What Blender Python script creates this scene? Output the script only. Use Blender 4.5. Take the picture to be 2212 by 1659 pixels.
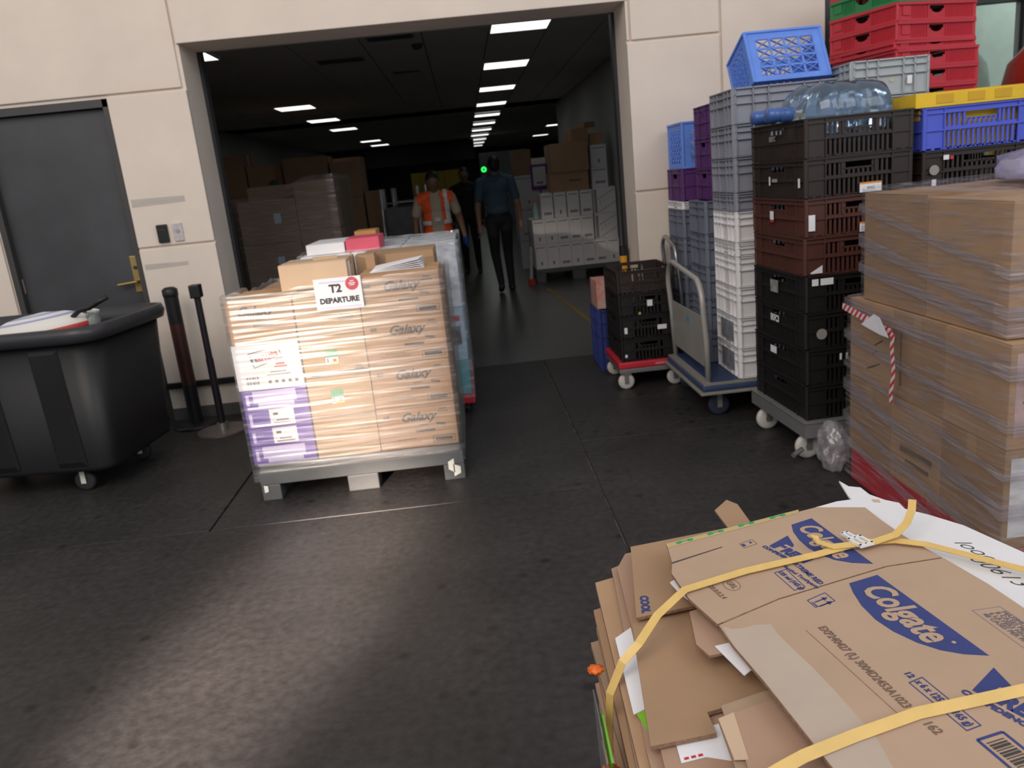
import bpy, bmesh, math, random
import numpy as np
from mathutils import Vector, Matrix, noise
random.seed(7)
sc = bpy.context.scene
for o in list(bpy.data.objects): bpy.data.objects.remove(o)
COL = sc.collection
PI = math.pi

# ---------------------------------------------------------------- camera
cd = bpy.data.cameras.new('camera'); cam = bpy.data.objects.new('camera', cd); COL.objects.link(cam)
R = Matrix(((0.993303, 0.11065, -0.033263), (-0.059818, 0.246174, -0.967378), (-0.098851, 0.962889, 0.251144)))
cam.matrix_world = Matrix.Translation((0, 0, 1.45)) @ R.to_4x4()
cd.sensor_fit = 'HORIZONTAL'; cd.sensor_width = 36; cd.lens = 1720/2212*36
cd.dof.use_dof = True; cd.dof.focus_distance = 1.35; cd.dof.aperture_fstop = 9.0
cd.clip_start = 0.05; cd.clip_end = 200
sc.camera = cam
# ---------------------------------------------------------------- world, lights, exposure
w = bpy.data.worlds.new('sky'); sc.world = w; w.use_nodes = True
bg = w.node_tree.nodes['Background']; bg.inputs[0].default_value = (0.93, 0.96, 1.0, 1); bg.inputs[1].default_value = 0.50
def area(name, loc, target, sx, sy, power, col, spread=180):
    l = bpy.data.lights.new(name, 'AREA'); l.shape = 'RECTANGLE'; l.size = sx; l.size_y = sy; l.energy = power; l.color = col
    l.spread = math.radians(spread)
    o = bpy.data.objects.new(name, l); COL.objects.link(o); o.location = loc
    o.rotation_euler = (Vector(target)-Vector(loc)).to_track_quat('-Z', 'Y').to_euler()
    return o
# daylight falling in over the loading bay from the street side
area('bay_daylight', (-3.2, -3.0, 6.5), (-1.2, 5.6, 1.8), 6, 5, 400, (1.0, 0.88, 0.79))
area('street_sky', (5.5, -4.0, 6.0), (0.0, 5.0, 1.2), 6, 5, 250, (0.90, 0.95, 1.0))
# low sun from behind the camera: narrow lamps for film glare and floor streak
area('low_sun', (-3.75, -7.5, 2.3), (-0.90, 3.8, 0.62), 0.10, 0.10, 3.3, (1.0, 0.88, 0.74), 9)
def spot(name, loc, target, ang, power, col, blend, rad):
    l = bpy.data.lights.new(name, 'SPOT'); l.energy = power; l.color = col; l.spot_size = math.radians(ang); l.spot_blend = blend; l.shadow_soft_size = rad
    o = bpy.data.objects.new(name, l); COL.objects.link(o); o.location = loc
    o.rotation_euler = (Vector(target)-Vector(loc)).to_track_quat('-Z', 'Y').to_euler()
    return o
spot('sun_gap', (-3.3, -7.2, 2.9), (-0.86, 2.52, 0.0), 5.4, 42000, (1.0, 0.80, 0.66), 1.0, 0.1)
sc.view_settings.view_transform = 'Standard'; sc.view_settings.look = 'None'
sc.view_settings.gamma = 1; sc.view_settings.use_curve_mapping = False
sc.view_settings.exposure = 0.0

# ---------------------------------------------------------------- helpers
MATS = {}
def lin(c):
    return tuple(((v/255)/12.92 if v/255 <= 0.04045 else ((v/255+0.055)/1.055)**2.4) for v in c)
def mat(name, col, rough=0.6, metal=0.0, var=0.12, scale=6.0, bump=0.0, bscale=80.0, spec=0.5, stretch=(1, 1, 1), dark=None, alpha=1.0):
    """Principled with object-space noise variation of the colour"""
    if name in MATS: return MATS[name]
    m = bpy.data.materials.new(name); m.use_nodes = True; nt = m.node_tree; N = nt.nodes; L = nt.links
    b = N['Principled BSDF']; b.inputs['Roughness'].default_value = rough; b.inputs['Metallic'].default_value = metal
    b.inputs['Specular IOR Level'].default_value = spec
    tc = N.new('ShaderNodeTexCoord'); mp = N.new('ShaderNodeMapping'); mp.inputs['Scale'].default_value = stretch
    L.new(tc.outputs['Object'], mp.inputs['Vector'])
    if var > 0:
        n = N.new('ShaderNodeTexNoise'); n.inputs['Scale'].default_value = scale; n.inputs['Detail'].default_value = 5; n.inputs['Roughness'].default_value = 0.6
        L.new(mp.outputs['Vector'], n.inputs['Vector'])
        r = N.new('ShaderNodeValToRGB'); r.color_ramp.elements[0].position = 0.3; r.color_ramp.elements[1].position = 0.72
        d = dark if dark else tuple(c*(1-var) for c in col)
        r.color_ramp.elements[0].color = (*d, 1); r.color_ramp.elements[1].color = (*[min(1, c*(1+var*0.6)) for c in col], 1)
        L.new(n.outputs['Fac'], r.inputs['Fac']); L.new(r.outputs['Color'], b.inputs['Base Color'])
    else:
        b.inputs['Base Color'].default_value = (*col, 1)
    if bump > 0:
        n2 = N.new('ShaderNodeTexNoise'); n2.inputs['Scale'].default_value = bscale; n2.inputs['Detail'].default_value = 3
        L.new(mp.outputs['Vector'], n2.inputs['Vector'])
        bp = N.new('ShaderNodeBump'); bp.inputs['Strength'].default_value = bump; bp.inputs['Distance'].default_value = 0.01
        L.new(n2.outputs['Fac'], bp.inputs['Height']); L.new(bp.outputs['Normal'], b.inputs['Normal'])
    MATS[name] = m; return m
def emis(name, col, s):
    m = bpy.data.materials.new(name); m.use_nodes = True; nt = m.node_tree
    b = nt.nodes['Principled BSDF']; b.inputs['Base Color'].default_value = (*col, 1)
    b.inputs['Emission Color'].default_value = (*col, 1); b.inputs['Emission Strength'].default_value = s
    return m

class MB:
    """collects simple shapes; build() links them as one mesh object"""
    def __init__(s): s.v = []; s.f = []; s.m = []; s.smooth = []
    def add(s, vs, fs, mi=0, sm=False):
        o = len(s.v); s.v += [tuple(v) for v in vs]
        for f in fs: s.f.append(tuple(o+i for i in f)); s.m.append(mi); s.smooth.append(sm)
    def box(s, x0, x1, y0, y1, z0, z1, mi=0):
        s.add([(x0,y0,z0),(x1,y0,z0),(x1,y1,z0),(x0,y1,z0),(x0,y0,z1),(x1,y0,z1),(x1,y1,z1),(x0,y1,z1)],
              [(0,3,2,1),(4,5,6,7),(0,1,5,4),(1,2,6,5),(2,3,7,6),(3,0,4,7)], mi); return s
    def cbox(s, x0, x1, y0, y1, z0, z1, c=0.004, mi=0):
        """box with chamfered edges"""
        bm = bmesh.new(); bmesh.ops.create_cube(bm, size=1)
        for v in bm.verts: v.co = Vector((x0+(v.co.x+.5)*(x1-x0), y0+(v.co.y+.5)*(y1-y0), z0+(v.co.z+.5)*(z1-z0)))
        c = min(c, (x1-x0)*.4, (y1-y0)*.4, (z1-z0)*.4)
        bmesh.ops.bevel(bm, geom=list(bm.edges), offset=c, segments=2, affect='EDGES', profile=0.6)
        s.addbm(bm, mi); return s
    def addbm(s, bm, mi=0, sm=False):
        bm.verts.index_update()
        s.add([v.co for v in bm.verts], [[v.index for v in f.verts] for f in bm.faces], mi, sm); bm.free()
    def obox(s, c, size, M, mi=0):
        hx, hy, hz = [d/2 for d in size]
        vs = [Vector(c)+M@Vector(p) for p in ((-hx,-hy,-hz),(hx,-hy,-hz),(hx,hy,-hz),(-hx,hy,-hz),(-hx,-hy,hz),(hx,-hy,hz),(hx,hy,hz),(-hx,hy,hz))]
        s.add(vs, [(0,3,2,1),(4,5,6,7),(0,1,5,4),(1,2,6,5),(2,3,7,6),(3,0,4,7)], mi); return s
    def bar(s, p0, p1, wdt, thk, up=(0,0,1), mi=0):
        p0, p1 = Vector(p0), Vector(p1); d = (p1-p0); ln = d.length; d.normalize()
        u = Vector(up); sd = d.cross(u)
        if sd.length < 1e-4: sd = d.cross(Vector((1,0,0)))
        sd.normalize(); u = sd.cross(d)
        M = Matrix((d, sd, u)).transposed(); return s.obox((p0+p1)/2, (ln, wdt, thk), M, mi)
    def cyl(s, p0, p1, r0, r1=None, n=16, mi=0, cap=True):
        r1 = r0 if r1 is None else r1; p0, p1 = Vector(p0), Vector(p1); d = (p1-p0).normalized()
        a = d.orthogonal().normalized(); b = d.cross(a)
        vs = []
        for p, r in ((p0, r0), (p1, r1)):
            for i in range(n):
                t = 2*PI*i/n; vs.append(p+a*math.cos(t)*r+b*math.sin(t)*r)
        fs = [(i, (i+1) % n, n+(i+1) % n, n+i) for i in range(n)]
        s.add(vs, fs, mi, True)
        if cap: s.add(vs[:n], [tuple(range(n-1, -1, -1))], mi); s.add(vs[n:], [tuple(range(n))], mi)
        return s
    def tube(s, pts, r, n=8, mi=0, flat=None):
        """swept tube; flat=(w,t) sweeps a flat strip instead"""
        pts = [Vector(p) for p in pts]; rings = []; prev = None
        for i, p in enumerate(pts):
            d = (pts[min(i+1, len(pts)-1)]-pts[max(i-1, 0)]).normalized()
            if prev is None:
                u = Vector((0,0,1)); u = (u-d*u.dot(d)) if abs(u.dot(d)) < .95 else d.orthogonal()
            else: u = prev-d*prev.dot(d)
            u.normalize(); prev = u; sd = d.cross(u)
            if flat:
                ww, tt = flat; rings.append([p+sd*ww/2+u*tt/2, p-sd*ww/2+u*tt/2, p-sd*ww/2-u*tt/2, p+sd*ww/2-u*tt/2])
            else: rings.append([p+u*math.cos(2*PI*k/n)*r+sd*math.sin(2*PI*k/n)*r for k in range(n)])
        k = len(rings[0]); vs = [v for g in rings for v in g]; fs = []
        for i in range(len(rings)-1):
            for j in range(k): fs.append((i*k+j, i*k+(j+1) % k, (i+1)*k+(j+1) % k, (i+1)*k+j))
        fs += [tuple(range(k-1, -1, -1)), tuple((len(rings)-1)*k+j for j in range(k))]
        s.add(vs, fs, mi, not flat); return s
    def lathe(s, prof, n=24, c=(0,0,0), axis='Z', mi=0):
        vs = []
        for r, h in prof:
            for i in range(n):
                t = 2*PI*i/n; p = (r*math.cos(t), r*math.sin(t), h)
                if axis == 'X': p = (h, r*math.cos(t), r*math.sin(t))
                if axis == 'Y': p = (r*math.cos(t), h, r*math.sin(t))
                vs.append((p[0]+c[0], p[1]+c[1], p[2]+c[2]))
        fs = [(i*n+j, i*n+(j+1) % n, (i+1)*n+(j+1) % n, (i+1)*n+j) for i in range(len(prof)-1) for j in range(n)]
        s.add(vs, fs, mi, True); return s
    def prism(s, poly, z0, z1, mi=0):
        """vertical prism over a polygon; z0/z1 numbers or per-vertex lists"""
        n = len(poly); a = z0 if isinstance(z0, (list, tuple)) else [z0]*n; b = z1 if isinstance(z1, (list, tuple)) else [z1]*n
        vs = [(x, y, a[i]) for i, (x, y) in enumerate(poly)]+[(x, y, b[i]) for i, (x, y) in enumerate(poly)]
        ar = sum(poly[i][0]*poly[(i+1) % n][1]-poly[(i+1) % n][0]*poly[i][1] for i in range(n))
        fs = [(i, (i+1) % n, n+(i+1) % n, n+i) for i in range(n)]+[tuple(range(n-1, -1, -1)), tuple(range(n, 2*n))]
        if ar < 0: fs = [f[::-1] for f in fs]
        s.add(vs, fs, mi); return s
    def quad(s, a, b, c, d, mi=0): s.add([a, b, c, d], [(0, 1, 2, 3)], mi); return s
    def mesh(s, name, *mats):
        me = bpy.data.meshes.new(name); me.from_pydata(s.v, [], s.f)
        for m in (mats or (None,)): me.materials.append(m)
        me.polygons.foreach_set('material_index', s.m); me.polygons.foreach_set('use_smooth', s.smooth); me.update()
        return me
    def build(s, name, mats, parent=None, loc=None, rot=None, kind=None):
        if not isinstance(mats, (list, tuple)): mats = [mats]
        return link(name, s.mesh(name, *mats), parent, loc, rot, kind=kind)
def link(name, me, parent=None, loc=None, rot=None, m=None, kind=None):
    o = bpy.data.objects.new(name, me); COL.objects.link(o)
    if parent: o.parent = parent
    if loc is not None: o.location = loc
    if rot is not None: o.rotation_euler = rot
    if m is not None:
        o.material_slots[0].link = 'OBJECT'; o.material_slots[0].material = m
    if kind: o['kind'] = kind
    return o
def thing(name, label, cat, loc=(0,0,0), rot=0, group=None):
    o = bpy.data.objects.new(name, None); COL.objects.link(o); o.empty_display_size = 0.1; o.location = loc
    o.rotation_euler = rot if isinstance(rot, (tuple, list)) else (0, 0, rot)
    o['label'] = label; o['category'] = cat
    if group: o['group'] = group
    return o
def tag(o, label, cat, group=None):
    o['label'] = label; o['category'] = cat
    if group: o['group'] = group
    return o
def struct(o): o['kind'] = 'structure'; return o
TXT = {}
def text(parent, s, size, m, loc, rot=(PI/2, 0, 0), align='CENTER', shear=0.0, bold=0.0, sx=1.0, name='print', ext=0.0003):
    k = (s, size, align, shear, bold, sx, m.name)
    if k not in TXT:
        cu = bpy.data.curves.new('lettering', 'FONT'); cu.body = s; cu.size = size; cu.align_x = align; cu.align_y = 'CENTER'
        cu.shear = shear; cu.offset = bold; cu.extrude = ext; cu.resolution_u = 3
        t = bpy.data.objects.new('lettering', cu); COL.objects.link(t)
        dg = bpy.context.evaluated_depsgraph_get(); me = bpy.data.meshes.new_from_object(t.evaluated_get(dg))
        bpy.data.objects.remove(t)
        if sx != 1.0:
            for v in me.vertices: v.co.x *= sx
        me.materials.clear(); me.materials.append(m); TXT[k] = me
    return link(name, TXT[k], parent, loc, rot)
ORD = ['bottom', 'second', 'third', 'fourth', 'fifth', 'sixth', 'seventh', 'eighth', 'ninth', 'tenth', 'eleventh', 'twelfth', 'thirteenth', 'fourteenth', 'fifteenth', 'sixteenth', 'seventeenth', 'eighteenth', 'nineteenth', 'twentieth', 'twenty-first', 'twenty-second']
def nth(i): return 'lowest' if i == 0 else ORD[i]+' from the bottom'

# ---------------------------------------------------------------- materials
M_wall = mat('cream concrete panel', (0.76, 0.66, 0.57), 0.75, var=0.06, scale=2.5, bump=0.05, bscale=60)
M_wall2 = mat('grey beige jamb', (0.56, 0.50, 0.45), 0.7, var=0.08, scale=3)
M_joint = mat('panel joint', (0.30, 0.27, 0.22), 0.9)
M_dark = mat('dark metal trim', (0.025, 0.025, 0.03), 0.5)
M_black = mat('black plastic', (0.012, 0.012, 0.014), 0.45, spec=0.4)
M_steel = mat('brushed steel', (0.45, 0.45, 0.45), 0.35, 0.8)
M_galv = mat('grey painted steel', (0.22, 0.22, 0.22), 0.45, 0.3)
M_kraft = mat('kraft cardboard', (0.44, 0.275, 0.16), 0.8, var=0.10, scale=5)
M_kraft2 = mat('brown cardboard', (0.36, 0.225, 0.13), 0.8, var=0.12, scale=4)
M_kraft3 = mat('pale cardboard', (0.58, 0.42, 0.29), 0.8, var=0.08, scale=4)
M_edge = mat('corrugated edge', (0.27, 0.16, 0.10), 0.9, var=0.35, scale=150)
M_tape = mat('packing tape', (0.46, 0.31, 0.18), 0.25, var=0.05)
M_ink = mat('dark ink', (0.05, 0.045, 0.05), 0.7, var=0)
M_inkb = mat('faded ink', (0.17, 0.12, 0.09), 0.8, var=0)
M_blueink = mat('blue ink', (0.035, 0.05, 0.19), 0.7, var=0.1, scale=20)
M_white = mat('white paper', (0.80, 0.80, 0.84), 0.7, var=0.04)
M_whitebox = mat('white carton', (0.74, 0.73, 0.75), 0.65, var=0.05)
M_purple = mat('violet carton', (0.16, 0.08, 0.42), 0.55, var=0.12)
M_lilac = mat('lilac print', (0.62, 0.55, 0.80), 0.6, var=0.05)
M_red = mat('red print', (0.55, 0.03, 0.04), 0.6, var=0.05)
M_pink = mat('pink card', (0.62, 0.08, 0.14), 0.6, var=0.1)
M_green = mat('green print', (0.02, 0.32, 0.12), 0.6, var=0.05)
M_yellow = mat('yellow print', (0.72, 0.55, 0.10), 0.6, var=0.05)
P_grey = mat('grey crate plastic', (0.27, 0.28, 0.33), 0.5, var=0.06)
P_grey2 = mat('slate crate plastic', (0.16, 0.18, 0.23), 0.5, var=0.08)
P_lgrey = mat('light grey crate plastic', (0.40, 0.44, 0.47), 0.5, var=0.05)
P_white = mat('white crate plastic', (0.78, 0.77, 0.78), 0.5, var=0.05)
P_brown = mat('dark brown crate plastic', (0.026, 0.017, 0.014), 0.5, var=0.12)
P_maroon = mat('maroon crate plastic', (0.085, 0.028, 0.02), 0.5, var=0.15)
P_black = mat('black crate plastic', (0.010, 0.008, 0.008), 0.5, var=0.1)
P_blue = mat('blue crate plastic', (0.075, 0.11, 0.62), 0.45, var=0.08)
P_sky = mat('sky blue crate plastic', (0.13, 0.27, 0.78), 0.5, var=0.12, scale=12)
P_purple = mat('purple crate plastic', (0.10, 0.025, 0.15), 0.5, var=0.1)
P_red = mat('red crate plastic', (0.55, 0.025, 0.045), 0.45, var=0.1)
P_green = mat('green crate plastic', (0.02, 0.22, 0.07), 0.45, var=0.1)
P_yellow = mat('yellow crate plastic', (0.78, 0.50, 0.015), 0.45, var=0.1)

def film_mat(name, haze=0.16, streak=0.5, stretch=(1.2, 1.2, 26), tilt=(0, 0, 0), tint=(0.85, 0.83, 0.86), gloss=0.22, rough=0.16, bump=0.5):
    m = bpy.data.materials.new(name); m.use_nodes = True; nt = m.node_tree; N = nt.nodes; L = nt.links
    N.remove(N['Principled BSDF']); out = N['Material Output']
    tc = N.new('ShaderNodeTexCoord'); mp = N.new('ShaderNodeMapping'); mp.inputs['Scale'].default_value = stretch; mp.inputs['Rotation'].default_value = tilt
    L.new(tc.outputs['Object'], mp.inputs['Vector'])
    n = N.new('ShaderNodeTexNoise'); n.inputs['Scale'].default_value = 3.0; n.inputs['Detail'].default_value = 6; n.inputs['Roughness'].default_value = 0.65
    L.new(mp.outputs['Vector'], n.inputs['Vector'])
    r = N.new('ShaderNodeMapRange'); r.inputs[1].default_value = 0.48; r.inputs[2].default_value = 0.78; r.inputs[3].default_value = haze; r.inputs[4].default_value = streak
    L.new(n.outputs['Fac'], r.inputs[0])
    bp = N.new('ShaderNodeBump'); bp.inputs['Strength'].default_value = 1.0; bp.inputs['Distance'].default_value = bump*0.01
    n3 = N.new('ShaderNodeTexNoise'); n3.inputs['Scale'].default_value = 2.2; n3.inputs['Detail'].default_value = 1.5; n3.inputs['Roughness'].default_value = 0.4
    L.new(mp.outputs['Vector'], n3.inputs['Vector']); L.new(n3.outputs['Fac'], bp.inputs['Height'])
    tr = N.new('ShaderNodeBsdfTransparent'); df = N.new('ShaderNodeBsdfDiffuse'); df.inputs['Color'].default_value = (*tint, 1)
    L.new(bp.outputs['Normal'], df.inputs['Normal'])
    mx = N.new('ShaderNodeMixShader'); L.new(r.outputs[0], mx.inputs[0]); L.new(tr.outputs[0], mx.inputs[1]); L.new(df.outputs[0], mx.inputs[2])
    gl = N.new('ShaderNodeBsdfGlossy'); gl.inputs['Roughness'].default_value = rough; L.new(bp.outputs['Normal'], gl.inputs['Normal'])
    fr = N.new('ShaderNodeFresnel'); fr.inputs['IOR'].default_value = 1.45; L.new(bp.outputs['Normal'], fr.inputs['Normal'])
    ad = N.new('ShaderNodeMath'); ad.operation = 'MAXIMUM'; ad.inputs[1].default_value = gloss*0.4
    L.new(fr.outputs[0], ad.inputs[0])
    mu = N.new('ShaderNodeMath'); mu.operation = 'MINIMUM'; mu.inputs[1].default_value = gloss; L.new(ad.outputs[0], mu.inputs[0])
    m2 = N.new('ShaderNodeMixShader'); L.new(mu.outputs[0], m2.inputs[0]); L.new(mx.outputs[0], m2.inputs[1]); L.new(gl.outputs[0], m2.inputs[2])
    L.new(m2.outputs[0], out.inputs['Surface']); return m
F_front = film_mat('clear stretch film', 0.03, 0.28, (1.1, 1.1, 19), gloss=0.42, rough=0.35, bump=0.6)
F_dull = film_mat('cloudy stretch film', 0.06, 0.80, (4, 1.4, 22), tilt=(0.22, 0, 0), tint=(0.38, 0.34, 0.36), gloss=0.10, rough=0.25)
F_int = film_mat('grey stretch film', 0.04, 0.30, (2, 2, 14), tint=(0.6, 0.58, 0.62), gloss=0.15, rough=0.2)
F_foil = film_mat('silver stretch film', 0.10, 0.5, (3, 3, 8), tint=(0.85, 0.88, 0.95), gloss=0.2, rough=0.2)

# floor of the yard: dark worn concrete with scuffs and oil spots
def floor_mat():
    m = mat('worn dark concrete', (0.035, 0.032, 0.032), 0.5, var=0.35, scale=1.6, bump=0.12, bscale=45, spec=0.35)
    nt = m.node_tree; N = nt.nodes; L = nt.links; b = N['Principled BSDF']
    base = b.inputs['Base Color'].links[0].from_socket
    geo = N.new('ShaderNodeNewGeometry')
    vo = N.new('ShaderNodeTexVoronoi'); vo.inputs['Scale'].default_value = 5.5; L.new(geo.outputs['Position'], vo.inputs['Vector'])
    r = N.new('ShaderNodeMapRange'); r.inputs[1].default_value = 0.06; r.inputs[2].default_value = 0.16; r.inputs[3].default_value = 0.45; r.inputs[4].default_value = 1.0
    L.new(vo.outputs['Distance'], r.inputs[0])
    n = N.new('ShaderNodeTexNoise'); n.inputs['Scale'].default_value = 30; n.inputs['Detail'].default_value = 6; L.new(geo.outputs['Position'], n.inputs['Vector'])
    r2 = N.new('ShaderNodeMapRange'); r2.inputs[1].default_value = 0.3; r2.inputs[2].default_value = 0.75; r2.inputs[3].default_value = 0.7; r2.inputs[4].default_value = 1.35
    L.new(n.outputs['Fac'], r2.inputs[0])
    mu = N.new('ShaderNodeMath'); mu.operation = 'MULTIPLY'; L.new(r.outputs[0], mu.inputs[0]); L.new(r2.outputs[0], mu.inputs[1])
    vm = N.new('ShaderNodeVectorMath'); vm.operation = 'SCALE'; L.new(base, vm.inputs[0]); L.new(mu.outputs[0], vm.inputs['Scale'])
    L.new(vm.outputs[0], b.inputs['Base Color']); return m
M_floor = floor_mat()
M_floorin = mat('grey hall floor', (0.085, 0.088, 0.086), 0.3, var=0.25, scale=1.2, spec=0.5)
M_dust = mat('dusty joint', (0.13, 0.11, 0.10), 0.95, var=0.6, scale=9, dark=(0.03, 0.025, 0.025))

# ---------------------------------------------------------------- floor
fl = struct(MB().box(-8, 8, -4, 6.25, -0.12, -0.012).build('floor', M_dust))
g = 0.005
def slab(x0, x1, y0, y1, m=M_floor, par=fl):
    MB().cbox(x0+g, x1-g, y0+g, y1-g, -0.10, 0.0, 0.004).build('slab', m, par)
for x0, x1, ys in ((-8, -3.2, (-4, 0, 6.25)), (-3.2, -1.35, (3.5, 6.25)), (-1.35, 0.485, (3.5, 6.25)), (-3.2, 0.485, (-4, 0, 3.5)),
                   (0.485, 2.3, (-4, 0.6, 4.16, 6.25)), (2.3, 8, (-4, 0.6, 4.16, 6.25))):
    for a, b in zip(ys, ys[1:]): slab(x0, x1, a, b)
fi = struct(MB().box(-4.4, 5, 6.25, 40, -0.12, -0.012).build('floor', M_dust))
for x0, x1 in ((-4.4, -2.3), (-2.3, -0.2), (-0.2, 1.9), (1.9, 5)):
    for k in range(6):
        MB().box(x0+0.002, x1-0.002, 6.25+k*5.6+0.002, 6.25+(k+1)*5.6-0.002, -0.1, 0).build('slab', M_floorin, fi)
struct(MB().prism([(1.085, 7.4), (1.135, 7.4), (0.97, 10.3), (0.92, 10.3)], 0.0005, 0.003).build('trim_1', mat('worn yellow paint', (0.28, 0.20, 0.05), 0.7, var=0.4, scale=8)))

# ---------------------------------------------------------------- front wall with the wide opening
WY, WB = 5.62, 6.0
wf = MB()
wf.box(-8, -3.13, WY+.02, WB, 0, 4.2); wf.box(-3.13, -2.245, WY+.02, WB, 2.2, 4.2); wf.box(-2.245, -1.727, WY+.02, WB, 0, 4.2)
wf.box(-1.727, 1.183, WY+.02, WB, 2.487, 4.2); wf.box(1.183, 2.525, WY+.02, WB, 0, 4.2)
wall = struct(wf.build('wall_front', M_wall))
def panel(x0, x1, z0, z1):
    MB().cbox(x0, x1, WY, WY+.03, z0, z1, 0.006).build('panel', M_wall, wall)
panel(-8, -1.752, 2.222, 4.2); panel(-8, -3.135, 0.08, 2.205); panel(-1.738, 1.20, 2.485, 4.2)
panel(1.214, 1.806, 2.242, 4.2); panel(1.183, 1.806, 1.266, 2.226); panel(1.183, 1.806, 0.08, 1.25); panel(1.822, 2.525, 0.08, 4.2)
panel(1.183, 1.2, 2.242, 2.484)
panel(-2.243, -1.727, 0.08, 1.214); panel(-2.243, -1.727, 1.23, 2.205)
# scuff marks rubbed onto the pier panels
M_scuff = mat('grey scuff', (0.36, 0.32, 0.30), 0.9, var=0.5, scale=25, stretch=(0.3, 1, 3), dark=(0.55, 0.49, 0.43))
for x0, x1, z0, z1 in ((-2.225, -1.87, 1.505, 1.545), (-2.225, -1.93, 1.085, 1.11)):
    MB().prism([(x0, WY-.0006), (x1, WY-.0006), (x1, WY), (x0, WY)], [z0-.008, z0, z0, z0-.008], [z1+.006, z1, z1, z1+.006]).build('scuff', M_scuff, wall)
for i, (x0, x1) in enumerate(((-8, -3.14), (-2.24, -1.727), (1.183, 2.525))):
    struct(MB().box(x0, x1, WY-.012, WY+.02, 0, 0.085).build('baseboard_front', mat('grey skirting', (0.10, 0.095, 0.09), 0.7)))
struct(MB().box(-2.24, -1.74, WY-.035, WY-.002, 0.235, 0.275).build('trim_2', M_black))
# steel channels inside the opening
struct(MB().box(-1.745, -1.705, WB+.005, WB+.09, 0, 2.8).build('trim_3', M_dark))
struct(MB().box(1.160, 1.195, WB+.005, WB+.09, 0, 2.8).build('trim_4', M_dark))
# door
dr = struct(MB().box(-3.09, -2.285, WY+.075, WY+.12, 0.01, 2.145).build('door_1', mat('dark grey door paint', (0.055, 0.056, 0.062), 0.42, var=0.25, scale=2.2, spec=0.5)))
MB().box(-3.13, -3.09, WY+.02, WY+.14, 0, 2.2).box(-2.285, -2.247, WY+.02, WY+.14, 0, 2.2).box(-3.13, -2.247, WY+.02, WY+.14, 2.15, 2.2).build('door_frame', mat('grey door frame', (0.05, 0.048, 0.046), 0.5), dr)
M_brass = mat('brass', (0.42, 0.29, 0.11), 0.4, 0.7, var=0.1)
pl = MB(); pl.cbox(-2.345, -2.29, WY+.066, WY+.076, 0.93, 1.18, 0.006); hp = pl.build('handle_plate', M_brass, dr)
MB().cyl((-2.317, WY+.066, 1.005), (-2.317, WY+.02, 1.005), 0.011).cyl((-2.31, WY+.022, 1.005), (-2.44, WY+.022, 0.995), 0.010).build('lever', M_brass, hp)
MB().cyl((-2.317, WY+.066, 1.10), (-2.317, WY+.058, 1.10), 0.012).build('keyhole', M_dark, hp)
for z in (0.28, 1.05, 1.85): MB().cyl((-3.092, WY+.068, z-.05), (-3.092, WY+.068, z+.05), 0.008).build('hinge', mat('hinge metal', (0.3, 0.22, 0.18), 0.4, 0.6), dr)
MB().box(-2.36, -2.30, WY+.03, WY+.05, 2.155, 2.175).build('closer_plate', mat('worn brass', (0.5, 0.36, 0.22), 0.4, 0.3), dr)
# access reader and switch plate
t = thing('card_reader', 'small black card reader on the pier between grey door and opening', 'card reader', (-2.056, WY, 1.31))
MB().cbox(-.036, .036, -.022, 0, -.06, .06, 0.006).build('housing', M_black, t)
MB().box(-.02, .02, -.0235, -.022, .02, .03).build('indicator', M_dark, t)
t = thing('wall_switch', 'pale grey key switch plate beside the black card reader', 'switch', (-1.955, WY, 1.31))
MB().cbox(-.032, .032, -.012, 0, -.06, .06, 0.004).build('plate', mat('pale plastic', (0.55, 0.52, 0.52), 0.5, var=0.2, scale=30), t)
MB().cyl((0, -.012, 0.01), (0, -.02, 0.01), 0.013).build('key_barrel', M_steel, t)

# ---------------------------------------------------------------- hall behind the opening
M_hall = mat('hall wall paint', (0.36, 0.37, 0.36), 0.7, var=0.08, scale=1.5)
M_ceil = mat('ceiling board', (0.42, 0.41, 0.40), 0.85, var=0.06, scale=2)
struct(MB().box(-4.6, -4.4, 6.0, 38, 0, 2.9).build('wall_left', M_hall))
struct(MB().box(2.05, 2.25, 6.0, 17, 0, 2.9).build('wall_right', M_hall))
struct(MB().box(2.25, 4.7, 16.8, 17, 0, 2.9).box(4.5, 4.7, 17, 38, 0, 2.9).build('wall_side', M_hall))
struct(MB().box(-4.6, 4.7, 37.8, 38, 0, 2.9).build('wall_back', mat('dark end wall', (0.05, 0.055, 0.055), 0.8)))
struct(MB().box(-4.6, 2.05, 6.0, 6.12, 2.5, 2.9).box(-4.6, -1.73, 6.0, 6.12, 0, 2.5).box(1.19, 2.05, 6.0, 6.12, 0, 2.5).build('wall_inner', M_hall))
ce = struct(MB().box(-4.6, 4.7, 5.9, 38, 2.83, 2.95).build('ceiling', M_dark))
xs = [-4.4, -3.93, -3.33, -2.73, -2.13, -1.47, -0.81, -0.23, 0.40, 0.98, 1.52, 2.05]
LY = [7.65, 10.23, 12.83, 15.4, 18.0, 20.6, 23.2, 25.8, 28.4, 31.0, 33.6]
ys = [6.12]
for y in LY:
    ys += [y, y+0.6, y+1.6]
ys = sorted(ys)
lights = {(8, y) for y in LY}|{(3, y) for k, y in enumerate(LY) if k not in (1, 5)}
for j, (ya, yb) in enumerate(zip(ys, ys[1:])):
    if ya > 16: break
    for i, (xa, xb) in enumerate(zip(xs, xs[1:])):
        if (i, ya) in lights: continue
        MB().box(xa+.006, xb-.006, ya+.006, yb-.006, 2.80, 2.829).build('ceiling_tile', M_ceil, ce)
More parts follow.
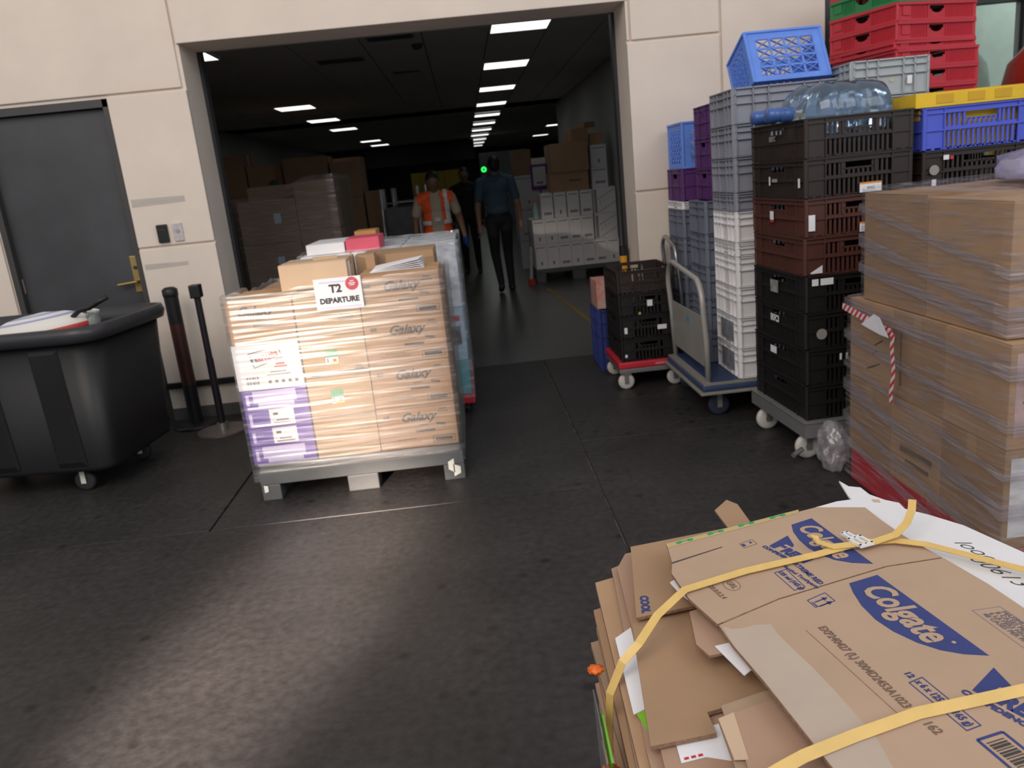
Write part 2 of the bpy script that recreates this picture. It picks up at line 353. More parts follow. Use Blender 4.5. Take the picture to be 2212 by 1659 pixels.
MB().box(-4.4, 0.40, 16.0, 37.8, 2.80, 2.829).box(0.98, 4.5, 16.0, 37.8, 2.80, 2.829).build('ceiling_boards', M_ceil, ce)
M_lamp = emis('lit diffuser', (1.0, 1.0, 0.97), 1.9)
M_lampframe = mat('white lamp frame', (0.6, 0.6, 0.6), 0.5)
def lamp(x0, y, label, w_=0.57, z=2.80):
    t = thing('ceiling_light', label, 'ceiling light', (x0+w_/2+.005, y+0.3, z), 0, 'lit panels in the hall ceiling')
    h = w_/2
    MB().box(-h, h, -.30, -.285, -.012, .02).box(-h, h, .285, .30, -.012, .02).box(-h, -h+.015, -.285, .285, -.012, .02).box(h-.015, h, -.285, .285, -.012, .02).build('frame', M_lampframe, t)
    MB().box(-h+.015, h-.015, -.285, .285, -.008, .012).build('diffuser', M_lamp, t)
FR = ['first', 'second', 'third', 'fourth', 'fifth', 'sixth', 'seventh', 'eighth', 'ninth', 'tenth', 'eleventh']
for k, y in enumerate(LY):
    lamp(0.40, y, 'square lit ceiling panel, %s from the doorway, in the row over the walking man' % FR[k])
    if k not in (1, 5):
        lamp(-2.73, y, 'square lit ceiling panel, %s place from the doorway, in the row over the carton stacks' % FR[k])
lamp(2.62, 24.3, 'lone lit ceiling panel in the side bay, nearer the doorway'); lamp(2.70, 29.9, 'lone lit ceiling panel in the side bay, farther from the doorway')
# vents, sprinkler and detector in the ceiling
for n, (x, y, wd, dp) in enumerate(((-1.13, 9.0, 0.5, 0.28), (-0.52, 7.95, 0.45, 0.20), (-0.53, 10.3, 0.35, 0.14))):
    t = thing('air_grille', ['long dark air grille in the ceiling between the lamp rows', 'dark air grille in the ceiling just inside the doorway', 'small dark air grille deeper along the hall ceiling'][n], 'air vent', (x, y, 2.80))
    MB().box(-wd/2, wd/2, -dp/2, dp/2, -.01, 0).build('frame', M_galv, t)
    for k in range(5):
        yy = -dp/2+dp*(k+.5)/5; MB().box(-wd/2+.02, wd/2-.02, yy-.012, yy+.008, -.016, -.0101).build('slat', M_dark, t)
t = thing('smoke_detector', 'round dark detector under the ceiling near the doorway', 'detector', (-0.30, 8.5, 2.80))
MB().lathe([(0.0, -.05), (0.035, -.045), (0.055, -.015), (0.06, 0)], 20).build('cap', M_dark, t)
# cable tray and dark beam deep in the hall
struct(MB().box(-4.4, 0.5, 27.6, 27.9, 2.15, 2.79).build('trim_5', mat('dark beam', (0.035, 0.035, 0.035), 0.8)))
# yellow partition, grey cabinet and green lamp at the end of the hall
t = thing('partition', 'dull yellow partition board at the far end of the hall', 'partition', (-0.95, 30.0, 0))
for k in range(3): MB().box(-.9+k*.6+.005, -.3+k*.6-.005, 0, .04, 0.1, 1.9).build('board', mat('dull yellow', (0.40, 0.30, 0.03), 0.7), t)
for x in (-.9, 0.9): MB().box(x-.02, x+.02, .04, .08, 0, 1.9).build('post', M_dark, t)
t = thing('cabinet', 'tall grey cabinet beside the aisle at the far end of the hall', 'cabinet', (1.35, 26.0, 0))
MB().box(-.75, .75, 0, .6, 0, 2.25).build('body', mat('grey green enamel', (0.20, 0.23, 0.22), 0.6), t)
for x in (-.74, .01): MB().box(x, x+.73, -.02, 0, .05, 2.2).build('door', mat('grey green enamel', (0.20, 0.23, 0.22), 0.6), t)
t = thing('indicator_lamp', 'small glowing green lamp mounted on the grey cabinet', 'lamp', (0.70, 25.97, 1.745))
MB().cyl((0, 0, 0), (0, -.02, 0), 0.10, n=20).build('bezel', M_black, t)
MB().lathe([(0.035, -.024), (0.085, -.03), (0.085, -.022), (0.035, -.022), (0.035, -.024)], 20, axis='Y').build('glow_ring', emis('green glow', (0.03, 1.0, 0.12), 1.6), t)
# ================================================================ generators
def carton(name, label, x0, x1, y0, y1, z0, z1, m=None, rot=0, group=None, tape=True, cat='box', flaps=True):
    m = m or M_kraft
    t = thing(name, label, cat, ((x0+x1)/2, (y0+y1)/2, z0), rot, group)
    a, b, h = (x1-x0)/2, (y1-y0)/2, z1-z0
    top = h-.004 if flaps else h
    MB().cbox(-a, a, -b, b, 0, top, 0.004).build('body', m, t)
    if flaps:
        for s0, s1 in ((-b+.001, -.001), (.001, b-.001)): MB().box(-a+.001, a-.001, s0, s1, top, h).build('flap', m, t)
    if tape:
        MB().box(-a+.002, a-.002, -.025, .025, h, h+.0006).box(-a-.0006, -a, -.025, .025, h*.72, h).box(a, a+.0006, -.025, .025, h*.72, h).build('tape', M_tape, t)
    return t, a, b, h
def bars(t, x, z, wd, n, y, m=M_inkb, pitch=0.014, th=0.006, vary=True):
    """rows of illegibly small print"""
    b = MB()
    for k in range(n):
        ww = wd*(0.6+0.4*((k*37) % 10)/10) if vary else wd
        b.box(x-ww/2, x+ww/2, y-.0004, y, z-k*pitch-th, z-k*pitch)
    return b.build('print', m, t)
def frame_print(t, x0, x1, z0, z1, y, m=M_inkb, w_=0.0025):
    return MB().box(x0, x1, y-.0004, y, z0, z0+w_).box(x0, x1, y-.0004, y, z1-w_, z1).box(x0, x0+w_, y-.0004, y, z0, z1).box(x1-w_, x1, y-.0004, y, z0, z1).build('print', m, t)
def barcode(t, x0, x1, z0, z1, y, m=M_ink, name='barcode'):
    b = MB(); x = x0; k = 0
    while x < x1-.004:
        ww = (0.002, 0.004, 0.003, 0.006)[(k*7) % 4]*((x1-x0)/.1)**.5; b.box(x, min(x+ww, x1), y-.0004, y, z0, z1); x += ww+(0.003, 0.002, 0.005)[(k*5) % 3]; k += 1
    return b.build(name, m, t)

# ---- crates: meshes are made once per kind and shared
CR = {}
def wall_ribbed(L_, h, horiz, verts, t=.004, p=.014):
    """solid wall along X at y=0, ribs stand out towards -y"""
    b = MB(); b.box(-L_/2, L_/2, 0, t, 0, h)
    for z in horiz: b.box(-L_/2, L_/2, -p, 0, z, z+.005)
    for x in verts: b.box(x-.0025, x+.0025, -p, 0, .0, h-.002)
    return b
def wall_slots(L_, h, t=.006, m0=.09, n=16, handle=True, rows=((.02, .46), (.54, .86))):
    """wall with two rows of upright slots, bands and corner plates"""
    b = MB(); x0, x1 = -L_/2, L_/2
    b.box(x0, x0+m0, 0, t, 0, h); b.box(x1-m0, x1, 0, t, 0, h)
    zs = [0]+[v*h for r in rows for v in r]+[h]
    for i in range(0, len(zs), 2):
        b.box(x0+m0, x1-m0, 0, t, zs[i], zs[i+1])
        if i: b.box(x0, x1, -.007, 0, zs[i]-.002, zs[i]+.004)
    b.box(x0, x1, -.009, 0, h-.006, h)
    step = (x1-x0-2*m0)/n; ha, hb = -L_*.13, L_*.13
    for ri, r in enumerate(rows):
        za, zb = r[0]*h, r[1]*h
        for k in range(1, n):
            x = x0+m0+k*step
            top = zb
            if handle and ri == len(rows)-1 and ha-.001 <= x <= hb+.001: top = za+(zb-za)*.42
            b.box(x-step*.24, x+step*.24, 0, t, za, top)
        if handle and ri == len(rows)-1:
            b.box(ha-step*.5, hb+step*.5, 0, t, za+(zb-za)*.36, za+(zb-za)*.5)
            b.box(ha-step*.5-.006, ha-step*.4, -.004, t, za, zb); b.box(hb+step*.4, hb+step*.5+.006, -.004, t, za, zb)
    for x in (x0+m0, x1-m0): b.box(x-.003, x+.003, -.006, 0, 0, h)
    return b
def wall_lattice(L_, h, t=.007, n=4):
    """milk crate wall: frame with a triangle lattice"""
    b = MB(); f = .035
    b.box(-L_/2, L_/2, 0, t, 0, f); b.box(-L_/2, L_/2, 0, t, h-.05, h); b.box(-L_/2, -L_/2+.05, 0, t, f, h-.05); b.box(L_/2-.05, L_/2, 0, t, f, h-.05)
    b.box(-L_/2, L_/2, -.008, 0, h-.012, h); b.box(-L_/2, L_/2, -.006, 0, 0, .012)
    xa, xb, za, zb = -L_/2+.05, L_/2-.05, f, h-.05
    m = 4; dx = (xb-xa)/n; dz = (zb-za)/m; w_ = .011
    for i in range(n+1): b.box(xa+i*dx-w_/2, xa+i*dx+w_/2, 0.001, t-.001, za, zb)
    for j in range(1, m): b.box(xa, xb, 0.001, t-.001, za+j*dz-w_/2, za+j*dz+w_/2)
    for i in range(n):
        for j in range(m):
            p, q = (xa+i*dx, za+j*dz), (xa+(i+1)*dx, za+(j+1)*dz)
            b.bar((p[0], t/2, p[1]), (q[0], t/2, q[1]), t-.003, w_*.9, (0, 1, 0)); b.bar((q[0], t/2, p[1]), (p[0], t/2, q[1]), t-.003, w_*.9, (0, 1, 0))
    return b
def wall_tray(L_, h, t=.005):
    """shallow bakery tray wall: fine upright ribs, half-moon hand hole, label plate"""
    b = MB(); a = min(.055, L_*.14); zt, zb = h*.78, h*.40
    b.box(-L_/2, -a, 0, t, 0, h); b.box(a, L_/2, 0, t, 0, h); b.box(-a, a, 0, t, zt, h)
    n = 8
    for k in range(n):
        x0 = -a+2*a*k/n; x1 = -a+2*a*(k+1)/n; xm = (x0+x1)/2
        z = zt-(zt-zb)*math.sqrt(max(0, 1-(xm/a)**2)); b.box(x0, x1, 0, t, 0, z)
    b.box(-L_/2, L_/2, -.012, 0, h-.016, h); b.box(-L_/2, L_/2, -.010, 0, 0, .012)
    b.box(-a-.02, -a-.014, -.006, 0, .012, h-.016); b.box(a+.014, a+.02, -.006, 0, .012, h-.016)
    b.box(-L_/2+.035, -L_/2+.095, -.006, 0, h*.3, h*.78)
    k = -L_/2+.11
    while k < L_/2-.02:
        if abs(k) > a+.025: b.box(k-.002, k+.002, -.004, 0, .012, h-.016)
        k += .011
    return b
def crate_meshes(kind, L_, W_, h):
    key = (kind, L_, W_, h)
    if key in CR: return CR[key]
    if kind == 'ribbed':
        hz = (h*.02, h*.55, h*.78, h-.008); mk = lambda l: wall_ribbed(l, h, hz, [l*f for f in (-.49, -.32, -.17, .17, .32, .49)]); ins = .014
    elif kind == 'slotted': mk = lambda l: wall_slots(l, h, n=max(8, int((l-.18)/.021))); ins = .009
    elif kind == 'lattice': mk = lambda l: wall_lattice(l, h); ins = .009
    else: mk = lambda l: wall_tray(l, h); ins = .012
    a, b_ = L_/2-ins, W_/2-ins
    base = MB(); base.box(-a, a, -b_, b_, 0.002, 0.010)
    if kind in ('slotted', 'lattice', 'tray'):
        base = MB()
        for k in range(12):
            x = -a+2*a*(k+.5)/12; base.box(x-a*.055, x+a*.055, -b_, b_, .002, .009)
        for k in range(7):
            y = -b_+2*b_*(k+.5)/7; base.box(-a, a, y-b_*.05, y+b_*.05, .003, .008)
    corner = MB().cyl((0, 0, .004), (0, 0, h), .011, n=8)
    CR[key] = (mk(2*a).mesh('side_wall'), mk(2*b_).mesh('end_wall'), base.mesh('base'), corner.mesh('corner_post'), a, b_)
    return CR[key]
def crate(name, label, kind, x, y, z, L_, W_, h, m, rot=0, group=None):
    s, e, bs, co, a, b_ = crate_meshes(kind, L_, W_, h)
    t = thing(name, label, 'crate', (x, y, z), rot, group)
    link('side_wall', s, t, (0, -b_, 0), (0, 0, 0), m); link('side_wall', s, t, (0, b_, 0), (0, 0, PI), m)
    link('end_wall', e, t, (-a, 0, 0), (0, 0, -PI/2), m); link('end_wall', e, t, (a, 0, 0), (0, 0, PI/2), m)
    link('base', bs, t, None, None, m); 
    for sx in (-1, 1):
        for sy in (-1, 1): link('corner_post', co, t, (sx*(a-.004), sy*(b_-.004), 0), None, m)
    return t, a, b_
def sticker(t, x0, x1, z0, z1, y, m, name='sticker'): return MB().box(x0, x1, y-.0008, y, z0, z1).build(name, m, t)

def wheel_set(t, pts, r, m_tyre, m_fork, top, wd=.03, axis='X', name='caster'):
    for (x, y) in pts:
        dx, dy = (wd/2, 0) if axis == 'X' else (0, wd/2)
        o = MB().lathe([(r*.25, -wd/2), (r*.8, -wd/2), (r, -wd*.3), (r, wd*.3), (r*.8, wd/2), (r*.25, wd/2)], 24, (x, y, r), axis='X' if axis == 'X' else 'Y').build(name, m_tyre, t)
        f = MB(); k = 1.3
        f.box(x-dx*k-(.004 if dx else .014), x-dx*k+(.0 if dx else .028)-(0 if dx else .014)+(.0 if dx else .0), y-dy*k-(.004 if dy else .014), y-dy*k+(0 if dy else .014), r-.012, top-.008) if dx else f.box(x-.014, x+.014, y-dy*k-.004, y-dy*k, r-.012, top-.008)
        f.box(x+dx*k, x+dx*k+.004, y-.014, y+.014, r-.012, top-.008) if dx else f.box(x-.014, x+.014, y+dy*k, y+dy*k+.004, r-.012, top-.008)
        f.box(x-.03, x+.03, y-.03, y+.03, top-.008, top)
        f.cyl((x-dx*1.6, y-dy*1.6, r), (x+dx*1.6, y+dy*1.6, r), .007, n=10)
        f.build('fork', m_fork, o)

def film_shell(name, label, x0, x1, y0, y1, z0, ztop, m, amp=.006, nu=14, nv=20, top=False, kind=None, taper=0.0, seed=0, sag=0.0):
    """stretch film round a load: four rippled sides (and a top sheet). ztop(x,y) gives the height of its upper edge"""
    t = thing(name, label, 'stretch film')
    per = []
    for k in range(nu): per.append((x0+(x1-x0)*k/nu, y0, (0, -1)))
    for k in range(nu): per.append((x1, y0+(y1-y0)*k/nu, (1, 0)))
    for k in range(nu): per.append((x1-(x1-x0)*k/nu, y1, (0, 1)))
    for k in range(nu): per.append((x0, y1-(y1-y0)*k/nu, (-1, 0)))
    vs = []; n = len(per)
    for j in range(nv+1):
        for i, (x, y, nn) in enumerate(per):
            zt = ztop(x, y); z = z0+(zt-z0)*j/nv
            d = amp*(0.5+0.5*noise.noise(Vector((x*2.2+seed, y*2.2, z*14))))+amp*.6*abs(noise.noise(Vector((x*9, y*9, z*3+seed))))
            k = taper*(1-j/nv)
            vs.append((x+nn[0]*(d+k), y+nn[1]*(d+k), z))
    fs = [(j*n+i, j*n+(i+1) % n, (j+1)*n+(i+1) % n, (j+1)*n+i) for j in range(nv) for i in range(n)]
    b = MB(); b.add(vs, fs, 0, True); b.build('side_film', m, t)
    if top:
        b = MB(); g = 12; vs = []
        for j in range(g+1):
            for i in range(g+1):
                x = x0+(x1-x0)*i/g; y = y0+(y1-y0)*j/g; e = min(i, g-i, j, g-j)/(g/2)
                vs.append((x, y, ztop(x, y)+amp*1.5*noise.noise(Vector((x*6, y*6, seed)))*min(1, e*3)+amp*1.5-sag*math.sin(min(1, e)*PI/2)))
        fs = [(j*(g+1)+i, j*(g+1)+i+1, (j+1)*(g+1)+i+1, (j+1)*(g+1)+i) for j in range(g) for i in range(g)]
        b.add(vs, fs, 0, True); b.build('top_film', m, t)
    return t

# ================================================================ pallet in front of the opening
M_pallet = mat('grey plastic pallet', (0.085, 0.09, 0.095), 0.5, var=0.15)
M_splash = mat('white paint splash', (0.75, 0.74, 0.68), 0.7, var=0.05)
t = thing('pallet', 'grey plastic pallet with white paint marks under the chocolate cartons', 'pallet', (-0.66, 4.32, 0))
for k in range(7): MB().cbox(-.5, .5, -.52+k*.15, -.52+k*.15+.135, .150, .185, .004).build('deck_board', M_pallet, t)
MB().cbox(-.51, .51, -.525, -.50, .085, .150, .004).box(-.51, .51, .50, .525, .085, .150).box(-.51, -.485, -.5, .5, .085, .15).box(.485, .51, -.5, .5, .085, .15).box(-.08, .08, -.5, .5, .085, .15).build('deck_frame', M_pallet, t)
for x0, x1 in ((-.51, -.415), (-.08, .075), (.405, .51)):
    for y0, y1 in ((-.52, -.40), (-.07, .07), (.40, .52)): MB().cbox(x0, x1, y0, y1, 0, .084, .006).build('foot_block', M_pallet, t)
MB().prism([(.43, -.5265), (.46, -.5265), (.46, -.5255), (.43, -.5255)], [.06, .04, .04, .06], [.10, .115, .115, .10]).prism([(.455, -.5265), (.49, -.5265), (.49, -.5255), (.455, -.5255)], [.02, .035, .035, .02], [.085, .07, .07, .085]).build('paint_splash', M_splash, t)
MB().prism([(-.495, -.5265), (-.475, -.5265), (-.475, -.5255), (-.495, -.5255)], [.045, .05, .05, .045], [.085, .08, .08, .085]).build('paint_splash', M_splash, t)
Y0, Y1 = 3.815, 4.19
def galaxy(label, x0, x1, z0, z1, shift=0.0):
    t, a, b, h = carton('carton', label, x0, x1, Y0, Y1, z0, z1, mat('tan cardboard', (0.46, 0.265, 0.14), 0.75, var=0.07, scale=5))
    yb = -b-.0002
    text(t, 'Galaxy', .062, M_ink, (.005+shift, yb, h*.72), shear=.4, bold=.0018, sx=1.0)
    bars(t, .03+shift, h*.53, .07, 1, yb, M_inkb, th=.004)
    MB().box(-.01+shift, .085+shift, yb-.0004, yb, h*.36, h*.41).build('print', M_ink, t)
    if shift == 0:
        frame_print(t, a-.125, a-.015, h*.07, h*.23, yb, M_ink); bars(t, a-.07, h*.185, .085, 1, yb, M_ink, th=.018, vary=False)
        bars(t, a-.06, h*.88, .06, 2, yb, M_inkb); bars(t, -a+.045, h*.82, .03, 1, yb, M_inkb, th=.02, vary=False); bars(t, -.06, h*.22, .16, 2, yb, M_inkb, th=.003)
        MB().prism([(a-.10, yb-.0004), (a-.055, yb-.0004), (a-.055, yb), (a-.10, yb)], [h*.50, h*.46, h*.46, h*.50], [h*.56, h*.52, h*.52, h*.56]).build('print', M_inkb, t)
    return t
zs = [.187, .407, .628, .853, 1.062]
for k in range(4):
    galaxy('tan carton lettered Galaxy in the four-high column, %s' % (['lowest', 'second from the pallet', 'third from the pallet', 'topmost'][k]), -.552, -.164, zs[k]+.001, zs[k+1]-.001)
def stk(t, x, z, y):
    MB().box(x-.03, x+.03, y-.001, y, z+.035, z+.07).build('sticker', M_green, t)
    s = MB().box(x-.03, x+.03, y-.001, y, z, z+.0349).build('sticker', M_white, t)
    MB().box(x+.005, x+.022, y-.0015, y-.001, z+.012, z+.026).build('print', M_red, s); MB().box(x-.012, x+.03, y-.0015, y-.001, z, z+.011).build('print', M_yellow, s)
    MB().box(x-.022, x-.017, y-.0015, y-.001, z+.006, z+.03).build('print', M_ink, s)
zm = [.187, .395, .597, .80, 1.0]
for k in range(4):
    t, a, b, h = carton('carton', 'tan carton in the middle column of the front pallet, %s' % (['lowest, plain', 'with green sticker, second up', 'with green sticker, third up', 'under the departure sheet'][k]), -.866, -.556, Y0+.002, Y1, zm[k]+.001, zm[k+1]-.001, mat('tan cardboard warm', (0.48, 0.31, 0.17), 0.75, var=0.08, scale=5))
    yb = -b-.0002
    if k in (1, 2): stk(t, -.015, h*.32 if k == 1 else h*.30, yb)
    if k == 2:
        text(t, 'NIVEA SUN', .022, M_ink, (.07, yb, h*.08), shear=.1, bold=.0008) if False else bars(t, .05, h*.12, .20, 1, yb, M_ink, th=.014, vary=False)
        bars(t, -.10, h*.13, .05, 1, yb, M_ink, th=.02, vary=False); bars(t, .11, h*.22, .05, 2, yb)
    if k == 3: bars(t, .08, h*.5, .09, 3, yb); bars(t, -.08, h*.45, .05, 2, yb)
galaxy('tan chocolate carton lettered Galaxy on top of the white wafer carton', -1.186, -.872, .803, 1.012, -.03)
t, a, b, h = carton('carton', 'white carton lettered hanuta in red on the violet boxes', -1.192, -.872, Y0-.008, Y1, .572, .797, M_whitebox)
yb = -b-.0002
fr = MB()
for p, q in (((-.085, .18), (.06, .205)), ((.06, .205), (.075, .15)), ((.075, .15), (-.065, .11)), ((-.065, .11), (-.085, .18))):
    fr.bar((p[0], yb, p[1]), (q[0], yb, q[1]), .0008, .004, (0, 1, 0)) if False else fr.bar((p[0], yb, p[1]), (q[0], yb, q[1]), .004, .0008, (0, -1, 0))
fr.build('print', M_ink, t)
text(t, 'h', .062, M_ink, (-.062, yb, .15), rot=(PI/2, -.17, 0), bold=.002); text(t, 'anuta', .058, M_red, (.005, yb, .163), rot=(PI/2, -.17, 0), bold=.002, sx=.86)
text(t, 'RIEGEL', .024, mat('faded red ink', (0.55, 0.12, 0.14), .7, var=0), (.06, yb, .118), rot=(PI/2, -.17, 0)) if False else bars(t, .06, .125, .07, 2, yb, mat('faded red ink', (0.55, 0.12, 0.14), .7, var=0), th=.008)
barcode(t, -.115, -.055, .02, .065, yb); bars(t, .045, .085, .13, 2, yb, M_inkb, th=.004)
for k in range(5): MB().box(-.01+k*.032, .005+k*.032, yb-.0004, yb, .025, .048+.006*(k % 2)).build('print', M_inkb, t)
zp = [.187, .283, .378, .473, .57]
for k in range(4):
    t, a, b, h = carton('carton', 'violet carton in the stack below the white wafer carton, %s' % (['lowest, with lilac panel', 'second up, with white label', 'third up, with white label', 'topmost, with lilac panel'][k]), -1.186, -.872, Y0, Y1, zp[k]+.001, zp[k+1]-.001, M_purple)
    yb = -b-.0002
    if k in (0, 3):
        MB().prism([(-.105, yb-.0004), (.105, yb-.0004), (.105, yb), (-.105, yb)], [.03, .03, .03, .03], [.09, .09, .09, .09]).prism([(-.085, yb-.0004), (.09, yb-.0004), (.09, yb), (-.085, yb)], [.008]*4, [.03]*4).build('print', M_lilac, t)
    else:
        MB().box(-.04, .08, yb-.0006, yb, .008, .088).build('label_sheet', M_white, t); bars(t, -.01, .07, .04, 1, yb-.0007, M_ink, th=.012); bars(t, .02, .035, .10, 2, yb-.0007, M_inkb)
    MB().box(-.14, -.125, yb-.0004, yb, .02, .07).build('print', M_lilac, t)
# second row of cartons, mostly hidden
for k, (x0, x1) in enumerate(((-1.17, -.84), (-.83, -.50), (-.49, -.165))):
    for j in range(4):
        carton('carton', 'brown carton in the front pallet back row, %s column, %s' % (['belt post side', 'middle', 'aisle side'][k], nth(j)), x0, x1, 4.20, 4.80, .187+j*.2, .385+j*.2, M_kraft2)
t, a, b, h = carton('carton', 'small open-topped tan box on top of the middle column', -.945, -.612, 3.97, 4.27, 1.014, 1.14, M_kraft3)
MB().cyl((-.02, 0, h+.001), (.10, .02, h+.001), .012).build('tape_scrap', M_tape, t)
MB().box(a, a+.001, -.10, -.05, .01, .11).build('label_sheet', M_white, t)
carton('carton', 'flat brown box lying behind the papers on the front pallet', -.60, -.20, 4.36, 4.74, .99, 1.115, M_kraft2)
carton('carton', 'little brown box beside the tan box on the front pallet', -.60, -.50, 4.21, 4.33, 1.003, 1.135, M_kraft2)
for k in range(5):
    za, zb_ = 1.0635+.003*k, 1.0635+.010*k
    o = MB().prism([(-.50+.004*k, 3.93), (-.235-.006*k, 3.95+.003*k), (-.245, 4.16-.004*k), (-.49, 4.15)], [za, zb_, zb_, za], [za+.0025, zb_+.0025, zb_+.0025, za+.0025]).build('paper_sheet', M_white)
    tag(o, 'white delivery paper in the loose pile on the Galaxy cartons', 'paper', 'papers on the front pallet')
film_shell('stretch_film', 'clear shiny stretch film round the cartons on the front pallet', -1.197, -.142, 3.800, 4.845, .105, lambda x, y: (1.03+.035*(x+1.2) if y < 4.3 else 1.0)+.018*noise.noise(Vector((x*9, y*9, 0)))+(.02 if x < -1.1 and y < 3.9 else 0), F_front, amp=.0035, nu=28, nv=46)
# the departure sheet stuck on the film
t = thing('paper_sign', 'white sheet reading T2 DEPARTURE taped onto the front pallet', 'sign', (-.640, 3.788, 1.0))
MB().box(-.111, .111, 0, .0012, -.074, .074).build('sheet', M_white, t)
yb = -.0003
text(t, 'T2', .052, M_ink, (-.012, yb, .022), bold=.0022); text(t, 'DEPARTURE', .034, M_ink, (.0, yb, -.033), bold=.0018, sx=1.0)
MB().box(-.085, .045, yb-.0004, yb, .052, .058).box(-.095, .10, yb-.0004, yb, -.068, -.063).build('print', M_lilac, t)
o = MB().cyl((.068, 0.0005, .040), (.068, -.0009, .040), .031, n=28).build('round_stamp', mat('stamp red', (0.6, 0.10, 0.13), .7, var=.3, scale=60), t)
text(o, '100', .02, M_white, (.068, -.0012, .046), bold=.001) if False else MB().box(.052, .084, -.0014, -.0009, .040, .044).box(.056, .08, -.0014, -.0009, .032, .036).box(.060, .077, -.0014, -.0009, .050, .054).build('print', M_white, o)

# ================================================================ silver-wrapped load behind it
t = thing('dolly', 'red plastic dolly under the silver wrapped load', 'dolly', (-.56, 5.42, 0))
MB().cbox(-.50, .485, -.5, .5, .075, .135, .01).build('deck', P_red, t)
wheel_set(t, ((-.42, -.42), (.42, -.42), (-.42, .42), (.42, .42)), .034, M_black, M_galv, .075, .025)
M_foil = mat('silver foil wrap', (0.78, 0.82, 0.88), 0.4, 0.1, var=0.3, scale=9, dark=(0.34, 0.36, 0.42), bump=.4, bscale=18)
M_ltblue = mat('pale blue carton', (0.42, 0.56, 0.68), .6, var=.1)
M_teal = mat('teal carton', (0.06, 0.36, 0.40), .6, var=.1)
cols = [(-1.03, -.73), (-.72, -.43), (-.42, -.09)]
mm = [[M_whitebox, M_foil, M_foil], [M_whitebox, M_foil, M_foil], [M_teal, M_ltblue, M_foil]]
zz = [[.137, .46, .80, 1.10], [.137, .46, .80, 1.10], [.137, .36, .70, 1.10]]
for c, (x0, x1) in enumerate(cols):
    for r in range(2):
        for k in range(3):
            nm = ['white', 'silver wrapped', 'silver wrapped'] if c < 2 else ['teal', 'pale blue', 'silver wrapped']
            t, a, b, h = carton('carton', '%s carton on the red dolly, %s column, %s row, %s' % (nm[k], ['doorway', 'middle', 'aisle'][c], ['front', 'rear'][r], ['lowest', 'middle', 'top'][k]), x0, x1, 4.93+r*.50, 5.42+r*.50, zz[c][k]+.001, zz[c][k+1]-.001, mm[c][k], tape=False)
            if c == 2 and k == 1 and r == 0:
                MB().box(.08, .14, -b-.0006, -b, .10, .22).build('label_sheet', M_ink, t); MB().box(.07, .14, -b-.0006, -b, .25, .29).build('print', M_red, t)
t, a, b, h = carton('carton', 'white flat box with rounded end on top of the silver load', -1.0, -.765, 5.0, 5.5, 1.101, 1.165, M_whitebox, tape=False)
t, a, b, h = carton('carton', 'pink red card box on top of the silver load', -.755, -.55, 4.98, 5.3, 1.101, 1.18, M_pink, tape=False)
carton('carton', 'small orange brown box behind the pink box on the silver load', -.74, -.60, 5.32, 5.55, 1.101, 1.205, mat('orange card', (.42, .22, .07), .7), tape=False)
film_shell('stretch_film', 'silvery stretch film round the load on the red dolly', -1.045, -.072, 4.905, 5.935, .12, lambda x, y: 1.115+.012*noise.noise(Vector((x*7, y*7, 2))), F_foil, amp=.006, nu=16, nv=20, top=False, seed=4)

# ================================================================ black bin truck at the left
t = thing('bin_truck', 'big black plastic bin truck on casters in front of the grey door', 'bin truck', (-2.575, 4.60, 0), math.radians(-6))
def rrect(hx, hy, r, n=6):
    pts = []
    for cx, cy, a0 in ((hx-r, hy-r, 0), (-hx+r, hy-r, PI/2), (-hx+r, -hy+r, PI), (hx-r, -hy+r, 1.5*PI)):
        for k in range(n+1): a = a0+PI/2*k/n; pts.append((cx+r*math.cos(a), cy+r*math.sin(a)))
    return pts
def loft(rings):
    n = len(rings[0]); b = MB(); b.add([p for g in rings for p in g], [(j*n+i, j*n+(i+1) % n, (j+1)*n+(i+1) % n, (j+1)*n+i) for j in range(len(rings)-1) for i in range(n)], 0, True); return b
HX, HY = .64, .40
def ring(hx, hy, r, z): return [(x, y, z) for x, y in rrect(hx, hy, r)]
body = loft([ring(HX-.14, HY-.06, .06, .13), ring(HX-.07, HY-.03, .09, .14), ring(HX-.065, HY-.028, .10, .16), ring(HX, HY, .13, .86), ring(HX-.012, HY-.012, .12, .86), ring(HX-.08, HY-.05, .09, .18), ring(HX-.2, HY-.2, .06, .175)])
M_bin = mat('black bin plastic', (0.009, 0.009, 0.010), 0.48, var=.25, scale=3, spec=.45)
body.add([(x, y, .13) for x, y in rrect(HX-.14, HY-.06, .06)][::-1], [tuple(range(28))]); body.add([(x, y, .176) for x, y in rrect(HX-.08, HY-.05, .09)], [tuple(range(28))])
body.build('tub', M_bin, t)
loft([ring(HX-.005, HY-.005, .13, .84), ring(HX+.035, HY+.035, .15, .85), ring(HX+.045, HY+.045, .15, .89), ring(HX+.035, HY+.035, .15, .925), ring(HX-.005, HY-.005, .12, .925), ring(HX-.012, HY-.012, .12, .86)]).build('rim', mat('dark grey rim plastic', (0.035, 0.035, 0.04), 0.38, var=.2, scale=4), t)
